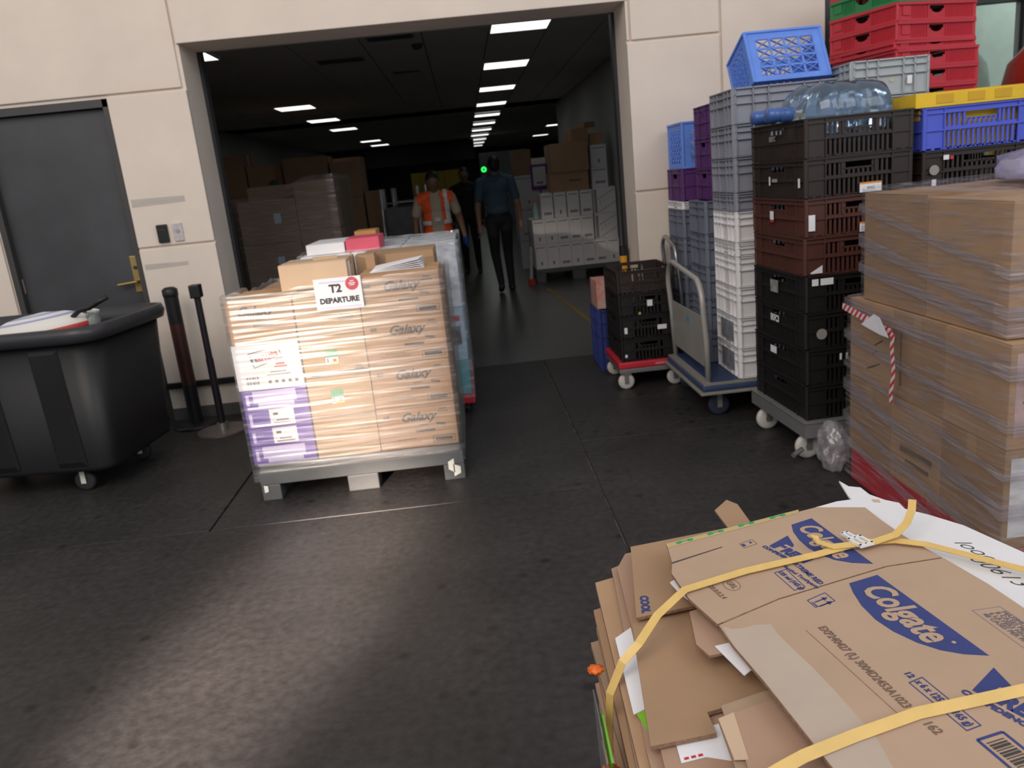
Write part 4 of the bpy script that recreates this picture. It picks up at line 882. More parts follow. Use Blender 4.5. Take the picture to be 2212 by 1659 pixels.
# red and white tape hanging on the film
M_rw = mat('red white striped tape', (.6, .05, .08), .5, var=0)
nt = M_rw.node_tree; N = nt.nodes; tc = N.new('ShaderNodeTexCoord'); wv = N.new('ShaderNodeTexWave'); wv.wave_type = 'BANDS'; wv.bands_direction = 'DIAGONAL'; wv.inputs['Scale'].default_value = 17; nt.links.new(tc.outputs['Object'], wv.inputs['Vector'])
rp = N.new('ShaderNodeValToRGB'); rp.color_ramp.interpolation = 'CONSTANT'; rp.color_ramp.elements[0].color = (.58, .04, .07, 1); rp.color_ramp.elements[1].color = (.72, .66, .66, 1); rp.color_ramp.elements[1].position = .5
nt.links.new(wv.outputs[0], rp.inputs[0]); nt.links.new(rp.outputs[0], N['Principled BSDF'].inputs['Base Color'])
t = thing('barrier_tape', 'red and white striped tape hanging down the right pallet', 'tape')
xx = 1.535
MB().add([(xx, 3.25, .800), (xx, 3.25, .770), (xx, 2.84, .722), (xx, 2.84, .752)], [(0, 1, 2, 3)]).add if False else None
b = MB(); b.add([(xx, 3.25, .800), (xx, 3.25, .772), (xx, 2.845, .727), (xx, 2.845, .757), (xx-.0012, 3.25, .800), (xx-.0012, 3.25, .772), (xx-.0012, 2.845, .727), (xx-.0012, 2.845, .757)], [(0, 1, 2, 3), (7, 6, 5, 4), (0, 3, 7, 4), (1, 5, 6, 2)]); b.build('run', M_rw, t)
b = MB(); pts = []
for k in range(9):
    z = .745-.034*k; y = 2.835+.008*math.sin(k*1.1); pts += [(xx-.002, y+.013, z), (xx-.003, y-.013, z)]
b.add(pts, [(2*k, 2*k+1, 2*k+3, 2*k+2) for k in range(8)], 0); o = b.build('tail', M_rw, t); md = o.modifiers.new('thick', 'SOLIDIFY'); md.thickness = .001
o = MB().prism([(xx-.004, 3.06), (xx-.003, 2.905), (xx-.003, 2.83)], 0, .001)
b = MB(); b.add([(1.522, 3.06, .742), (1.519, 2.955, .80), (1.516, 2.905, .795), (1.515, 2.835, .730), (1.519, 2.90, .728), (1.521, 2.99, .735)], [(0, 1, 5), (1, 2, 4, 5), (2, 3, 4)]); o = b.build('paper_scrap', M_white); md = o.modifiers.new('thick', 'SOLIDIFY'); md.thickness = .001
tag(o, 'torn white paper scrap above the red and white tape', 'paper')
# ================================================================ goods inside the hall
t = thing('pallet', 'grey plastic pallet carrying the white boxes in the hall', 'pallet', (1.455, 11.42, 0))
MB().cbox(-.595, .585, -.52, .52, .125, .18, .008).build('deck', M_pallet, t)
for x0, x1 in ((-.595, -.46), (-.09, .09), (.455, .585)):
    MB().cbox(x0, x1, -.52, .52, 0, .124, .006).build('runner', M_pallet, t)
def wbox(label, x0, x1, y0, y1, z0, z1, mark=0):
    t, a, b, h = carton('white_box', label, x0, x1, y0, y1, z0, z1, M_whitebox, tape=False, flaps=False, group='white boxes on the hall pallet')
    MB().box(-a+.02, a-.02, -b-.0006, -b, h-.045, h-.035).build('print', M_inkb, t)
    if mark: MB().box(-a*.6, a*.7, -b-.0006, -b, .05, .085).build('print', mat('grey print', (.28, .27, .28), .7), t)
    else: MB().box(-.008, .012, -b-.0006, -b, .05, .10).build('print', M_inkb, t)
for k in range(7):
    wbox('white upright box in the bottom row on the hall pallet, %s from the aisle' % FR[k], .872+k*.166, .872+k*.166+.164, 10.93, 11.4, .181, .51, k in (2, 4, 5))
for k in range(5):
    wbox('white upright box in the middle row on the hall pallet, %s from the aisle' % FR[k], .872+k*.166, .872+k*.166+.164, 10.93, 11.4, .512, .846, k in (2, 3, 4))
for k in range(4):
    wbox('white upright box in the top row on the hall pallet, %s from the aisle' % FR[k], 1.01+k*.178, 1.01+k*.178+.164, 10.94, 11.4, .848, 1.18, k in (0, 2, 3))
def patbox(label, z0, z1):
    t, a, b, h = carton('white_box', label, 1.722, 2.03, 10.94, 11.4, z0, z1, M_whitebox, tape=False, flaps=False)
    f = MB(); s = -b-.0006; g_ = mat('grey print', (.28, .27, .28), .7)
    f.box(-a+.01, -a+.05, s, -b, .01, h-.02)
    f.bar((-a+.06, s, h*.55), (a-.01, s, h*.92), .008, .001, (0, 1, 0)); f.bar((-a+.06, s, h*.05), (a-.01, s, h*.42), .008, .001, (0, 1, 0))
    for k in range(4): f.bar((-a+.09+k*.055, s, h*.5+k*.02), (-a+.09+k*.055, s, h*.32+k*.04), .006, .001, (0, 1, 0))
    f.build('print', g_, t)
patbox('white box with grey drawn pattern on the hall pallet, lower one', .512, .846); patbox('white box with grey drawn pattern on the hall pallet, upper one', .848, 1.19)
for k in range(3):
    for r in range(2): wbox('white box in the rear row of the hall pallet, %s layer, %s third' % (['lower', 'upper'][r], ['aisle-side', 'middle', 'wall-side'][k]), .875+k*.385, .875+k*.385+.38, 11.41, 11.9, .181+r*.33, .509+r*.333)
t, a, b, h = carton('carton', 'wide brown carton resting on the white boxes in the hall', 1.16, 1.68, 10.97, 11.38, 1.182, 1.435, M_kraft2); bars(t, .08, h*.6, .16, 1, -b-.0005, M_inkb, th=.03, vary=False)
carton('carton', 'tall brown carton on top of the wide brown carton in the hall', 1.195, 1.70, 10.96, 11.38, 1.437, 1.81, M_kraft2)
wbox('white box standing beside the brown cartons in the hall, lower one', 1.735, 1.95, 11.0, 11.38, 1.192, 1.46, 1); wbox('white box standing beside the brown cartons in the hall, upper one', 1.735, 1.95, 11.0, 11.38, 1.462, 1.745)
carton('carton', 'small torn brown box lying on the tall brown carton in the hall', 1.46, 1.70, 11.0, 11.3, 1.812, 1.98, M_kraft2, rot=.2, tape=False); carton('carton', 'small brown box on the upper white box in the hall', 1.755, 1.93, 11.05, 11.32, 1.747, 1.90, M_kraft2, rot=-.1, tape=False)
carton('carton', 'open brown box leaning against the hall wall on small boxes', 1.62, 1.80, 11.05, 11.25, 1.982, 2.05, M_kraft2, rot=.5, tape=False)
# next loads deeper on the right
for k in range(3):
    for j in range(3): wbox('white carton on the load behind the hall pallet, %s layer, column %s' % (['lowest', 'middle', 'top'][j], FR[k]), .80+k*.40, .80+k*.40+.395, 12.75, 13.3, .002+j*.48, .48+j*.48, (k+j) % 2)
carton('carton', 'brown carton on the white load behind the walking man', .80, 1.09, 12.8, 13.25, 1.445, 1.83, M_kraft2)
carton('carton', 'brown carton on the white load behind the purple notice', 1.35, 1.98, 12.8, 13.25, 1.445, 1.86, M_kraft2)
t = thing('notice', 'white notice sheet with purple border beside the brown cartons in the hall', 'notice', (1.19, 12.72, 1.40))
MB().box(-.135, .135, 0, .02, -.19, .19).build('border', mat('purple card', (.20, .04, .28), .6), t); MB().box(-.10, .10, -.003, 0, -.135, .155).build('sheet', M_white, t)
MB().box(-.05, .05, -.004, -.003, -.10, -.075).build('print', M_inkb, t); MB().box(-.01, .01, 0, .02, -1.4, -.19).build('stand_pole', M_dark, t); MB().box(-.15, .15, -.02, .025, -1.4, -1.385).build('foot', M_dark, t)
t = thing('spray_bottle', 'small pale bottle with pink cap by the white boxes in the hall', 'bottle', (.945, 11.12, .848))
MB().lathe([(0, 0), (.04, 0), (.042, .01), (.042, .16), (.02, .20), (.02, .22), (0, .22)], 18).build('body', mat('pale teal plastic', (.35, .5, .48), .5), t); MB().cyl((0, 0, .22), (0, 0, .28), .022).build('cap', mat('pink cap', (.6, .3, .3), .6), t)
for k in range(6):
    for j in range(2):
        carton('carton', 'carton in the long dark row deeper along the hall wall, place %s, %s' % (FR[k], ['lower', 'upper'][j]), 1.15, 2.0, 13.5+k*.58, 14.05+k*.58, .002+j*.85, .85+j*.85, [M_kraft2, M_whitebox][(k+j) % 2], tape=False)
# ---- left side of the hall
t = thing('pallet', 'dark pallet under the film wrapped load in the hall', 'pallet', (-1.83, 9.0, 0))
MB().box(-.54, .54, -.55, .55, .10, .14).build('deck', M_dark, t)
for x in (-.54, -.06, .42): MB().box(x, x+.12, -.55, .55, 0, .0999).build('runner', M_dark, t)
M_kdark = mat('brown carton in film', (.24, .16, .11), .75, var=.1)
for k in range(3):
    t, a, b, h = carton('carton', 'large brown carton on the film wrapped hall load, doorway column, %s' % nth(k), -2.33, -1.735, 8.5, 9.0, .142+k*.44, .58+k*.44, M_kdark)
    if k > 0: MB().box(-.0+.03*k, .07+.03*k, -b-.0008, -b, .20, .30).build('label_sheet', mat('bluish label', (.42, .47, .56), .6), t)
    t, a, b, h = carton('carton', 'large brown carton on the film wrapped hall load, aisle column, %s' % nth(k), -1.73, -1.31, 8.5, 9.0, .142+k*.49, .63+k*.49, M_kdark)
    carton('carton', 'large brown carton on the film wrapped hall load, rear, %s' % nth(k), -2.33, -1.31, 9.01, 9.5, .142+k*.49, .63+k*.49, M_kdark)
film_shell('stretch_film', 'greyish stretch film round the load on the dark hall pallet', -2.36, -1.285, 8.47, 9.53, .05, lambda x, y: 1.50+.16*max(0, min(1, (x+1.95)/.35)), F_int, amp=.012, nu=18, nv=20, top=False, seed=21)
k0 = 0
for (x0, x1, y0, y1, zt, n) in ((-3.75, -3.10, 10.2, 10.8, 2.25, 4), (-3.08, -2.72, 10.6, 11.1, 2.05, 4), (-2.70, -2.36, 10.6, 11.1, 1.90, 4), (-2.33, -1.76, 11.0, 11.6, 1.96, 4), (-1.74, -1.36, 11.1, 11.6, 1.86, 4), (-1.34, -1.14, 11.2, 11.7, 1.45, 3), (-4.2, -3.7, 8.0, 8.6, 2.3, 4), (-3.3, -2.6, 12.6, 13.2, 1.9, 3), (-2.5, -1.6, 13.4, 14.0, 2.0, 3)):
    for j in range(n):
        carton('carton', 'dark brown carton in the %s stack along the hall wall, %s' % (FR[k0], nth(j)), x0, x1, y0, y1, .002+zt*j/n, zt*(j+1)/n, M_kraft2, group='carton stacks in the hall'); 
    k0 += 1
t = thing('green_bag', 'small green plastic bag wedged between the carton stacks', 'bag', (-2.345, 10.4, 0))
MB().lathe([(0, 0), (.10, 0), (.11, .5), (.09, 1.5), (.05, 1.68), (0, 1.7)], 14).build('bag_body', mat('green film', (.05, .12, .04), .4), t)
# roll cages
M_chrome = mat('bright wire', (.75, .75, .76), .25, .6, var=.05)
for c, (x, y) in enumerate(((-.865, 11.2), (-.80, 12.3))):
    t = thing('roll_cage', ['silver wire roll cage beside the worker in the vest', 'silver wire roll cage behind the first roll cage'][c], 'roll cage', (x, y, 0))
    MB().box(-.24, .24, -.35, .35, .15, .18).build('base', M_galv, t)
    wheel_set(t, ((-.18, -.28), (.18, -.28), (-.18, .28), (.18, .28)), .06, M_black, M_galv, .15, .03)
    for sx in (-.24, .24):
        f = MB().tube([(sx, -.34, .18), (sx, -.34, 1.45), (sx, .34, 1.45), (sx, .34, .18)], .016, 8); f.build('side_frame', M_chrome, t)
        for k in range(6): MB().cyl((sx, -.28+k*.11, .18), (sx, -.28+k*.11, 1.45), .006, n=6).build('bar', M_chrome, t)
    for k in range(3):
        MB().cyl((-.24, .34, .45+k*.4), (.24, .34, .45+k*.4), .008, n=6).build('bar', M_chrome, t)
    carton('carton', 'film wrapped dark goods inside the %s roll cage' % ['first', 'second'][c], x-.20, x+.20, y-.30, y+.28, .182, 1.2, mat('dark film goods', (.07, .07, .075), .3, var=.5, scale=8), tape=False)

# ================================================================ people
def person(name, label, prims, tags, mats, loc, rz, voxel=.008):
    """prims: list of (tag, [(p, r), ...chain]) capsule chains, or (tag, centre, radii) ellipsoids; one voxel-fused skin"""
    caps = []; VV = []; FF = []
    bm = bmesh.new(); bmesh.ops.create_icosphere(bm, subdivisions=3, radius=1); bm.verts.index_update()
    SV = np.array([v.co[:] for v in bm.verts]); SF = np.array([[v.index for v in f.verts] for f in bm.faces]); bm.free()
    def sph(p, r, sc_=(1, 1, 1)):
        FF.append(SF+len(VV)*len(SV)); VV.append(SV*(np.array(sc_)*r)+np.array(p[:]))
    for pr in prims:
        if len(pr) == 2:
            ch = pr[1]
            for (p, r), (q, s) in zip(ch, ch[1:]):
                P, Q = Vector(p), Vector(q); n = max(2, int((Q-P).length/(min(r, s)*.45)))
                for i in range(n+1): f = i/n; sph(P.lerp(Q, f), r+(s-r)*f)
                caps.append((pr[0], P, Q, r, s, None))
        else:
            sph(pr[1], 1, pr[2]); caps.append((pr[0], Vector(pr[1]), None, 0, 0, pr[2]))
    me = bpy.data.meshes.new('skin'); me.from_pydata(np.concatenate(VV).tolist(), [], np.concatenate(FF).tolist()); me.update()
    o = bpy.data.objects.new('skin', me); COL.objects.link(o)
    r = o.modifiers.new('fuse', 'REMESH'); r.mode = 'VOXEL'; r.voxel_size = voxel
    s = o.modifiers.new('soft', 'SMOOTH'); s.factor = .5; s.iterations = 3
    m2 = bpy.data.meshes.new_from_object(o.evaluated_get(bpy.context.evaluated_depsgraph_get())); bpy.data.objects.remove(o)
    m2.materials.clear()
    for k in tags: m2.materials.append(mats[k])
    n = len(m2.polygons); cen = np.empty(n*3); m2.polygons.foreach_get('center', cen); cen = cen.reshape(-1, 3)
    best = np.full(n, 1e9); idx = np.zeros(n, int)
    for tg, P, Q, r_, s_, el in caps:
        if el is None:
            d = np.array(Q-P); L2 = d@d; u = np.clip(((cen-np.array(P))@d)/L2, 0, 1); dist = np.linalg.norm(cen-(np.array(P)+u[:, None]*d), axis=1)-(r_+(s_-r_)*u)
        else:
            q = (cen-np.array(P))/np.array(el); dist = (np.linalg.norm(q, axis=1)-1)*min(el)
        k = dist < best; best[k] = dist[k]; idx[k] = tags.index(tg)
    m2.polygons.foreach_set('material_index', idx.astype(np.int32)); m2.polygons.foreach_set('use_smooth', [True]*n)
    t = thing(name, label, 'person', loc, rz); link('body', m2, t)
    return t, m2, idx
def shell(t, me, sel, off, name, m):
    """a garment lifted off the body surface: the selected faces pushed out along their normals"""
    vs = {}; V = []; Fs = []
    for f in sel:
        ids = []
        for v in me.polygons[f].vertices:
            if v not in vs: vs[v] = len(V); V.append(me.vertices[v].co+me.vertices[v].normal*off)
            ids.append(vs[v])
        Fs.append(ids)
    b = MB(); b.add(V, Fs, 0, True); o = b.build(name, m, t); md = o.modifiers.new('thick', 'SOLIDIFY'); md.thickness = .006; md.offset = 1; return o
M_skin = mat('brown skin', (.20, .105, .065), .55, var=.05); M_skin2 = mat('light brown skin', (.30, .17, .11), .55, var=.05)
M_hair = mat('black hair', (.008, .007, .007), .6, var=0)
def hand(tag_, w_, d, side, fwd):
    """palm, four curled fingers and a thumb, hanging below wrist point w_"""
    w_ = Vector(w_); d = Vector(d).normalized(); fwd = Vector(fwd).normalized(); sd = d.cross(fwd)
    out = [(tag_, [(tuple(w_), .026), (tuple(w_+d*.045), .034), (tuple(w_+d*.085), .032)])]
    for k, (ln, o_) in enumerate(((.066, .030), (.076, .010), (.070, -.010), (.055, -.030))):
        a = w_+d*.09+fwd*o_; b = a+d*ln*.55+sd*side*.006; c = b+d*ln*.38+sd*side*.022
        out.append((tag_, [(tuple(a), .0095), (tuple(b), .009), (tuple(c), .0075)]))
    a = w_+d*.035+fwd*.028; out.append((tag_, [(tuple(a), .013), (tuple(a+fwd*.022+d*.03), .011), (tuple(a+fwd*.026+d*.06), .009)]))
    return out
def head_prims(c, yaw_tilt=(0, 0, 0), skin='skin', hair='hair'):
    """head about centre c facing -y, tilted; skull, face, jaw, nose, ears, lips, brow; hair cap"""
    Rm = Matrix.Rotation(yaw_tilt[2], 3, 'Z')@Matrix.Rotation(yaw_tilt[0], 3, 'X'); c = Vector(c)
    P = lambda x, y, z: tuple(c+Rm@Vector((x, y, z)))
    L = [(skin, P(0, -.012, -.01), (.072, .088, .095)), (skin, [(P(0, -.045, -.07), .045), (P(0, -.055, -.088), .032)]),
         (skin, [(P(0, -.098, .012), .008), (P(0, -.114, -.018), .012)]), (skin, [(P(.012, -.102, -.02), .009), (P(-.012, -.102, -.02), .009)]),
         (skin, [(P(-.018, -.089, -.052), .008), (P(.018, -.089, -.052), .008)]), (skin, [(P(-.032, -.083, .022), .010), (P(.032, -.083, .022), .010)]),
         (skin, [(P(.074, .005, .015), .014), (P(.074, .002, -.02), .010)]), (skin, [(P(-.074, .005, .015), .014), (P(-.074, .002, -.02), .010)]),
         (hair, P(0, .018, .03), (.080, .092, .088)), (hair, P(0, .05, -.02), (.070, .055, .07))]
    return L, P
# ---- worker in the orange vest, facing the yard and looking down
HT = 1.60/1.72
z = lambda v: v*HT
hp_, PH = head_prims((-.01, -.03, z(1.60)), (.30, 0, .12))
pr = hp_+[('skin', [((0, .0, z(1.44)), .052), ((0, -.015, z(1.52)), .050)]),
  ('shirt', (0, .0, z(1.30)), (.165, .105, .14)), ('shirt', (0, 0, z(1.12)), (.150, .105, .20)), ('shirt', (0, 0, z(.98)), (.155, .11, .12)),
  ('shirt', [((-.14, 0, z(1.40)), .055), ((0, 0, z(1.44)), .060), ((.14, 0, z(1.40)), .055)]),
  ('sleeve', [((-.185, 0, z(1.385)), .060), ((-.235, .01, z(1.22)), .056)]), ('sleeve', [((.185, 0, z(1.385)), .060), ((.235, .01, z(1.22)), .056)]),
  ('skin', [((-.235, .01, z(1.22)), .046), ((-.255, .015, z(1.12)), .042), ((-.265, -.02, z(.90)), .028)]),
  ('skin', [((.235, .01, z(1.22)), .046), ((.265, .015, z(1.12)), .042), ((.30, -.02, z(.90)), .028)]),
  ('pants', (0, 0, z(.90)), (.16, .115, .12)),
  ('pants', [((-.085, 0, z(.88)), .088), ((-.095, -.01, z(.50)), .062), ((-.10, .01, z(.10)), .045)]), ('pants', [((.085, 0, z(.88)), .088), ((.095, -.03, z(.50)), .062), ((.10, -.02, z(.10)), .045)]),
  ('shoe', [((-.10, .03, .045), .045), ((-.105, -.13, .035), .035)]), ('shoe', [((.10, .0, .045), .045), ((.105, -.16, .035), .035)])]
pr += hand('glove', (-.265, -.02, z(.90)), (-.05, -.08, -1), 1, (0, -1, 0))+hand('glove', (.30, -.02, z(.90)), (.08, -.06, -1), -1, (0, -1, 0))
tg = ['skin', 'hair', 'shirt', 'sleeve', 'pants', 'shoe', 'glove']
mt = dict(skin=M_skin, hair=M_hair, shirt=mat('khaki shirt', (.42, .36, .27), .8), sleeve=mat('khaki shirt', (.42, .36, .27), .8), pants=mat('olive trousers', (.06, .055, .045), .85), shoe=M_black, glove=mat('blue rubber glove', (.02, .06, .28), .5))
t, me, idx = person('person', 'person in orange safety vest and khaki shirt standing behind the silver load', pr, tg, mt, (-.345, 9.55, 0), math.radians(4))
cen = [p.center for p in me.polygons]
sel = [i for i, c in enumerate(cen) if idx[i] in (2, 3) and z(.84) < c.z < z(1.47) and abs(c.x) < .205 and not (c.y < 0 and abs(c.x-.0) < .055+.03*(z(1.45)-c.z)) and not (idx[i] == 3 and c.z < z(1.33))]
M_vest = mat('orange vest', (.85, .10, .015), .6, var=.05); vest = shell(t, me, sel, .010, 'vest', M_vest)
M_refl = mat('reflective band', (.70, .70, .72), .3, var=.05)
for z0, z1 in ((z(1.075), z(1.125)), (z(.93), z(.975))):
    s2 = [i for i in sel if z0 < cen[i].z < z1]; shell(t, me, s2, .0175, 'reflective_band', M_refl)
s2 = [i for i in sel if .095 < cen[i].x < .14 and cen[i].z > z(1.12) and cen[i].y < .0]; shell(t, me, s2, .0175, 'reflective_band', M_refl)
for sx in (-1, 1):
    e = Vector(PH(sx*.029, -.083, .004)); MB().lathe([(0, -.007), (.007, -.004), (.009, 0), (.006, .004)], 10, tuple(e), axis='Y').build('eye', mat('eye', (.05, .04, .04), .3), t)
MB().cbox(-.03, .035, -.128, -.118, z(1.105), z(1.155), .003).build('name_badge', mat('badge', (.5, .52, .52), .4), t)
# ---- man walking away in a blue shirt
hp_, PH = head_prims((.0, .03, 1.615), (.05, 0, 0))
pr = hp_+[('skin', [((0, .0, 1.46), .052), ((0, .015, 1.54), .052)]),
  ('shirt', (0, .0, 1.34), (.175, .110, .14)), ('shirt', (0, 0, 1.18), (.155, .108, .18)), ('shirt', (0, 0, 1.06), (.158, .112, .09)),
  ('shirt', [((-.15, 0, 1.43), .055), ((0, .0, 1.47), .062), ((.15, 0, 1.43), .055)]),
  ('shirt', [((-.195, 0, 1.41), .062), ((-.24, .02, 1.20), .058)]), ('shirt', [((.195, 0, 1.41), .062), ((.24, .01, 1.20), .058)]),
  ('skin', [((-.24, .02, 1.20), .046), ((-.26, .03, 1.11), .042), ((-.29, -.06, .90), .029)]), ('skin', [((.24, .01, 1.20), .046), ((.26, .02, 1.10), .042), ((.265, .08, .88), .029)]),
  ('pants', (0, 0, .95), (.165, .12, .11)),
  ('pants', [((-.09, 0, .92), .092), ((-.09, -.10, .50), .064), ((-.085, .02, .09), .045)]), ('pants', [((.09, 0, .92), .092), ((.085, -.05, .50), .064), ((.07, .20, .14), .045)]),
  ('shoe', [((-.085, .05, .045), .045), ((-.09, -.14, .036), .036)]), ('shoe', [((.07, .23, .09), .043), ((.07, .10, .040), .038)])]
pr += hand('skin', (-.29, -.06, .90), (-.03, -.15, -1), 1, (0, -1, 0))+hand('skin', (.265, .08, .88), (.0, .12, -1), -1, (0, -1, -.1))
tg = ['skin', 'hair', 'shirt', 'pants', 'shoe']
mt = dict(skin=M_skin2, hair=M_hair, shirt=mat('slate blue shirt', (.055, .095, .145), .8), pants=mat('black trousers', (.010, .010, .012), .85), shoe=M_black)
t, me, idx = person('person', 'person in slate blue shirt and black trousers walking away along the hall', pr, tg, mt, (.41, 10.5, 0), PI+math.radians(4))
cen = [p.center for p in me.polygons]
shell(t, me, [i for i, c in enumerate(cen) if idx[i] == 2 and c.z > 1.475 and abs(c.x) < .09], .006, 'collar', mt['shirt'])
shell(t, me, [i for i, c in enumerate(cen) if idx[i] == 3 and .985 < c.z < 1.02], .004, 'belt', M_black)
# ---- third person, dark clothes
hp_, PH = head_prims((0, 0, 1.55), (.1, 0, 0))
pr = hp_+[('skin', [((0, 0, 1.40), .05), ((0, 0, 1.48), .05)]), ('shirt', (0, 0, 1.26), (.17, .11, .14)), ('shirt', (0, 0, 1.08), (.155, .11, .19)),
  ('shirt', [((-.15, 0, 1.36), .055), ((0, 0, 1.40), .06), ((.15, 0, 1.36), .055)]),
  ('shirt', [((-.19, 0, 1.34), .06), ((-.235, .02, 1.06), .048), ((-.235, -.05, .86), .036)]), ('shirt', [((.19, 0, 1.34), .06), ((.235, .02, 1.06), .048), ((.235, -.05, .86), .036)]),
  ('pants', (0, 0, .92), (.16, .12, .12)), ('pants', [((-.09, 0, .88), .09), ((-.095, -.02, .48), .064), ((-.10, 0, .09), .045)]), ('pants', [((.09, 0, .88), .09), ((.095, -.02, .48), .064), ((.10, 0, .09), .045)]),
  ('shoe', [((-.10, .03, .045), .045), ((-.105, -.14, .036), .036)]), ('shoe', [((.10, .03, .045), .045), ((.105, -.14, .036), .036)])]
pr += hand('skin', (-.235, -.05, .86), (0, -.1, -1), 1, (0, -1, 0))+hand('skin', (.235, -.05, .86), (0, -.1, -1), -1, (0, -1, 0))
mt = dict(skin=M_skin, hair=M_hair, shirt=mat('dark jacket', (.012, .013, .016), .85), pants=mat('black trousers', (.010, .010, .012), .85), shoe=M_black)
t, me, idx = person('person', 'person in all dark clothes standing deeper in the hall between the other two', pr, tg, mt, (.02, 13.0, 0), 0, voxel=.009)
cen = [p.center for p in me.polygons]
shell(t, me, [i for i, c in enumerate(cen) if idx[i] == 2 and c.z > 1.39 and abs(c.x) < .085], .006, 'collar', mt['shirt'])
# leaning broom with red head next to the walking man
t = thing('broom', 'white handled broom with red head leaning by the white boxes', 'broom', (.78, 10.75, 0))
MB().cyl((0, 0, .09), (.03, .0, .52), .022, n=12).build('handle', mat('pale handle', (.4, .4, .4), .5), t); MB().cbox(-.045, .045, -.035, .035, 0, .09, .01).build('head', mat('red bristle', (.35, .02, .015), .7), t)
# ================================================================ strapped pile of flattened cartons in the foreground
def sheet_mb(poly, z, th):
    n = len(poly); b = MB()
    ar = sum(poly[i][0]*poly[(i+1) % n][1]-poly[(i+1) % n][0]*poly[i][1] for i in range(n))
    if ar < 0: poly = poly[::-1]
    zz = z if isinstance(z, (list, tuple)) else [z]*n
    vs = [(x, y, zz[i]) for i, (x, y) in enumerate(poly)]+[(x, y, zz[i]+th) for i, (x, y) in enumerate(poly)]
    b.add(vs, [tuple(range(n-1, -1, -1)), tuple(range(n, 2*n))], 0)
    b.add(vs, [(i, (i+1) % n, n+(i+1) % n, n+i) for i in range(n)], 1); return b
def sheet(label, poly, z, th, m, cat='cardboard', group=None, name='flattened_carton', edge=None):
    o = sheet_mb(poly, z, th).build(name, [m, edge or M_edge]); return tag(o, label, cat, group)
M_k = [M_kraft2, mat('rosy cardboard', (.40, .255, .175), .8, var=.1, scale=5), M_kraft, mat('grey brown cardboard', (.36, .25, .165), .8, var=.12)]
z = .0
k = 0
while z < .725:
    th = random.uniform(.009, .014); j = lambda s: random.uniform(-s, s)
    top = max(0, (z-.60)/.13)
    sh = .006+.010*random.random()
    poly = [(.152+j(sh)+.02*top*random.random(), 1.285+j(.018)-.01*top), (.45+j(.02), 1.375+j(.015)), (.74+j(.02), 1.43+j(.015)), (.97+j(.02), .95+j(.03)), (.97+j(.02), .36+j(.03)), (.118+j(sh), .36+j(.02)), (.136+j(sh*.8), .80+j(.02))]
    sheet('flattened brown carton pressed flat in the strapped pile', poly, z, th-.0012, M_k[k % 4], group='flattened cartons in the strapped pile')
    z += th; k += 1
ZB = z
G = 'flattened cartons in the strapped pile'
sheet('brown carton sheet showing its far corner under the plain sheets of the pile', [(.188, 1.262), (.192, 1.318), (.24, 1.345), (.60, 1.43), (.80, 1.0), (.80, .45), (.135, .45), (.15, .85)], ZB+.001, .005, M_k[1])
o = sheet('thin white paper sheet hanging out at the long side of the pile', [(.157, 1.092), (.187, 1.117), (.30, 1.05), (.28, .95), (.168, .92), (.148, .911)], ZB+.007, .0015, M_white, 'paper', name='paper_sheet', edge=M_white)
sheet('rosy carton sheet under the large plain sheet of the pile', [(.200, 1.30), (.225, 1.352), (.62, 1.42), (.75, .8), (.26, .5), (.18, .55), (.163, .80)], ZB+.010, .005, M_k[1])
o = sheet('white leaflet with red print poking out under the large plain sheet', [(.187, .852), (.205, .856), (.30, .87), (.26, .79), (.216, .808), (.184, .803)], ZB+.0155, .001, M_white, 'paper', name='paper_sheet', edge=M_white)
for k in range(3): MB().prism([(.189+k*.009, .8065+k*.0012), (.195+k*.009, .8075+k*.0012), (.195+k*.009, .8115+k*.0012), (.189+k*.009, .8105+k*.0012)], ZB+.0166, ZB+.0169).build('print', M_red, o)
sheet('large plain brown carton sheet with square cut corner in the pile', [(.186, 1.10), (.1525, .827), (.2375, .836), (.238, .876), (.60, .95), (.62, 1.25), (.21, 1.20)], ZB+.019, .006, M_k[0])
o = sheet('brown carton sheet with blue stamped mark in its corner', [(.233, 1.334), (.193, 1.096), (.275, 1.108), (.62, 1.14), (.655, 1.375), (.585, 1.39)], ZB+.032, .005, M_kraft2)
text(o, 'COOL', .018, M_blueink, (.214, 1.132, ZB+.0373), rot=(0, 0, math.radians(-98)), bold=.001, sx=1.0)
o = sheet('short brown carton offcut sticking out at the far edge of the pile', [(.43, 1.33), (.43, 1.462), (.468, 1.505), (.482, 1.478), (.475, 1.33)], ZB+.026, .004, M_kraft2)
# open carton flap lying at the near side
t = thing('flattened_carton', 'folded pale carton flap with tape lying under the lettered carton', 'cardboard')
sheet_mb([(.252, .862), (.315, .880), (.46, .86), (.44, .50), (.20, .50), (.2335, .744), (.240, .833), (.250, .838)], ZB+.040, .003).build('panel', [M_k[3], M_edge], t)
sheet_mb([(.262, .842), (.318, .858), (.45, .84), (.43, .50), (.222, .50), (.246, .745)], ZB+.0434, .003).build('panel', [M_k[1], M_edge], t)
sheet_mb([(.240, .834), (.262, .842), (.252, .76), (.236, .762)], ZB+.0465, .0006).build('tape', [M_kraft3, M_kraft3], t)
sheet('narrow brown carton strip with a dark line under the lettered carton', [(.270, 1.07), (.256, .985), (.266, .955), (.285, .957), (.40, 1.0), (.40, 1.12)], ZB+.0485, .004, M_k[1])
o = sheet('folded white leaflet sticking out beside the lettered carton', [(.279, .972), (.303, .976), (.36, .95), (.34, .89), (.309, .910), (.296, .900)], ZB+.0535, .0015, M_white, 'paper', name='paper_sheet', edge=M_white)
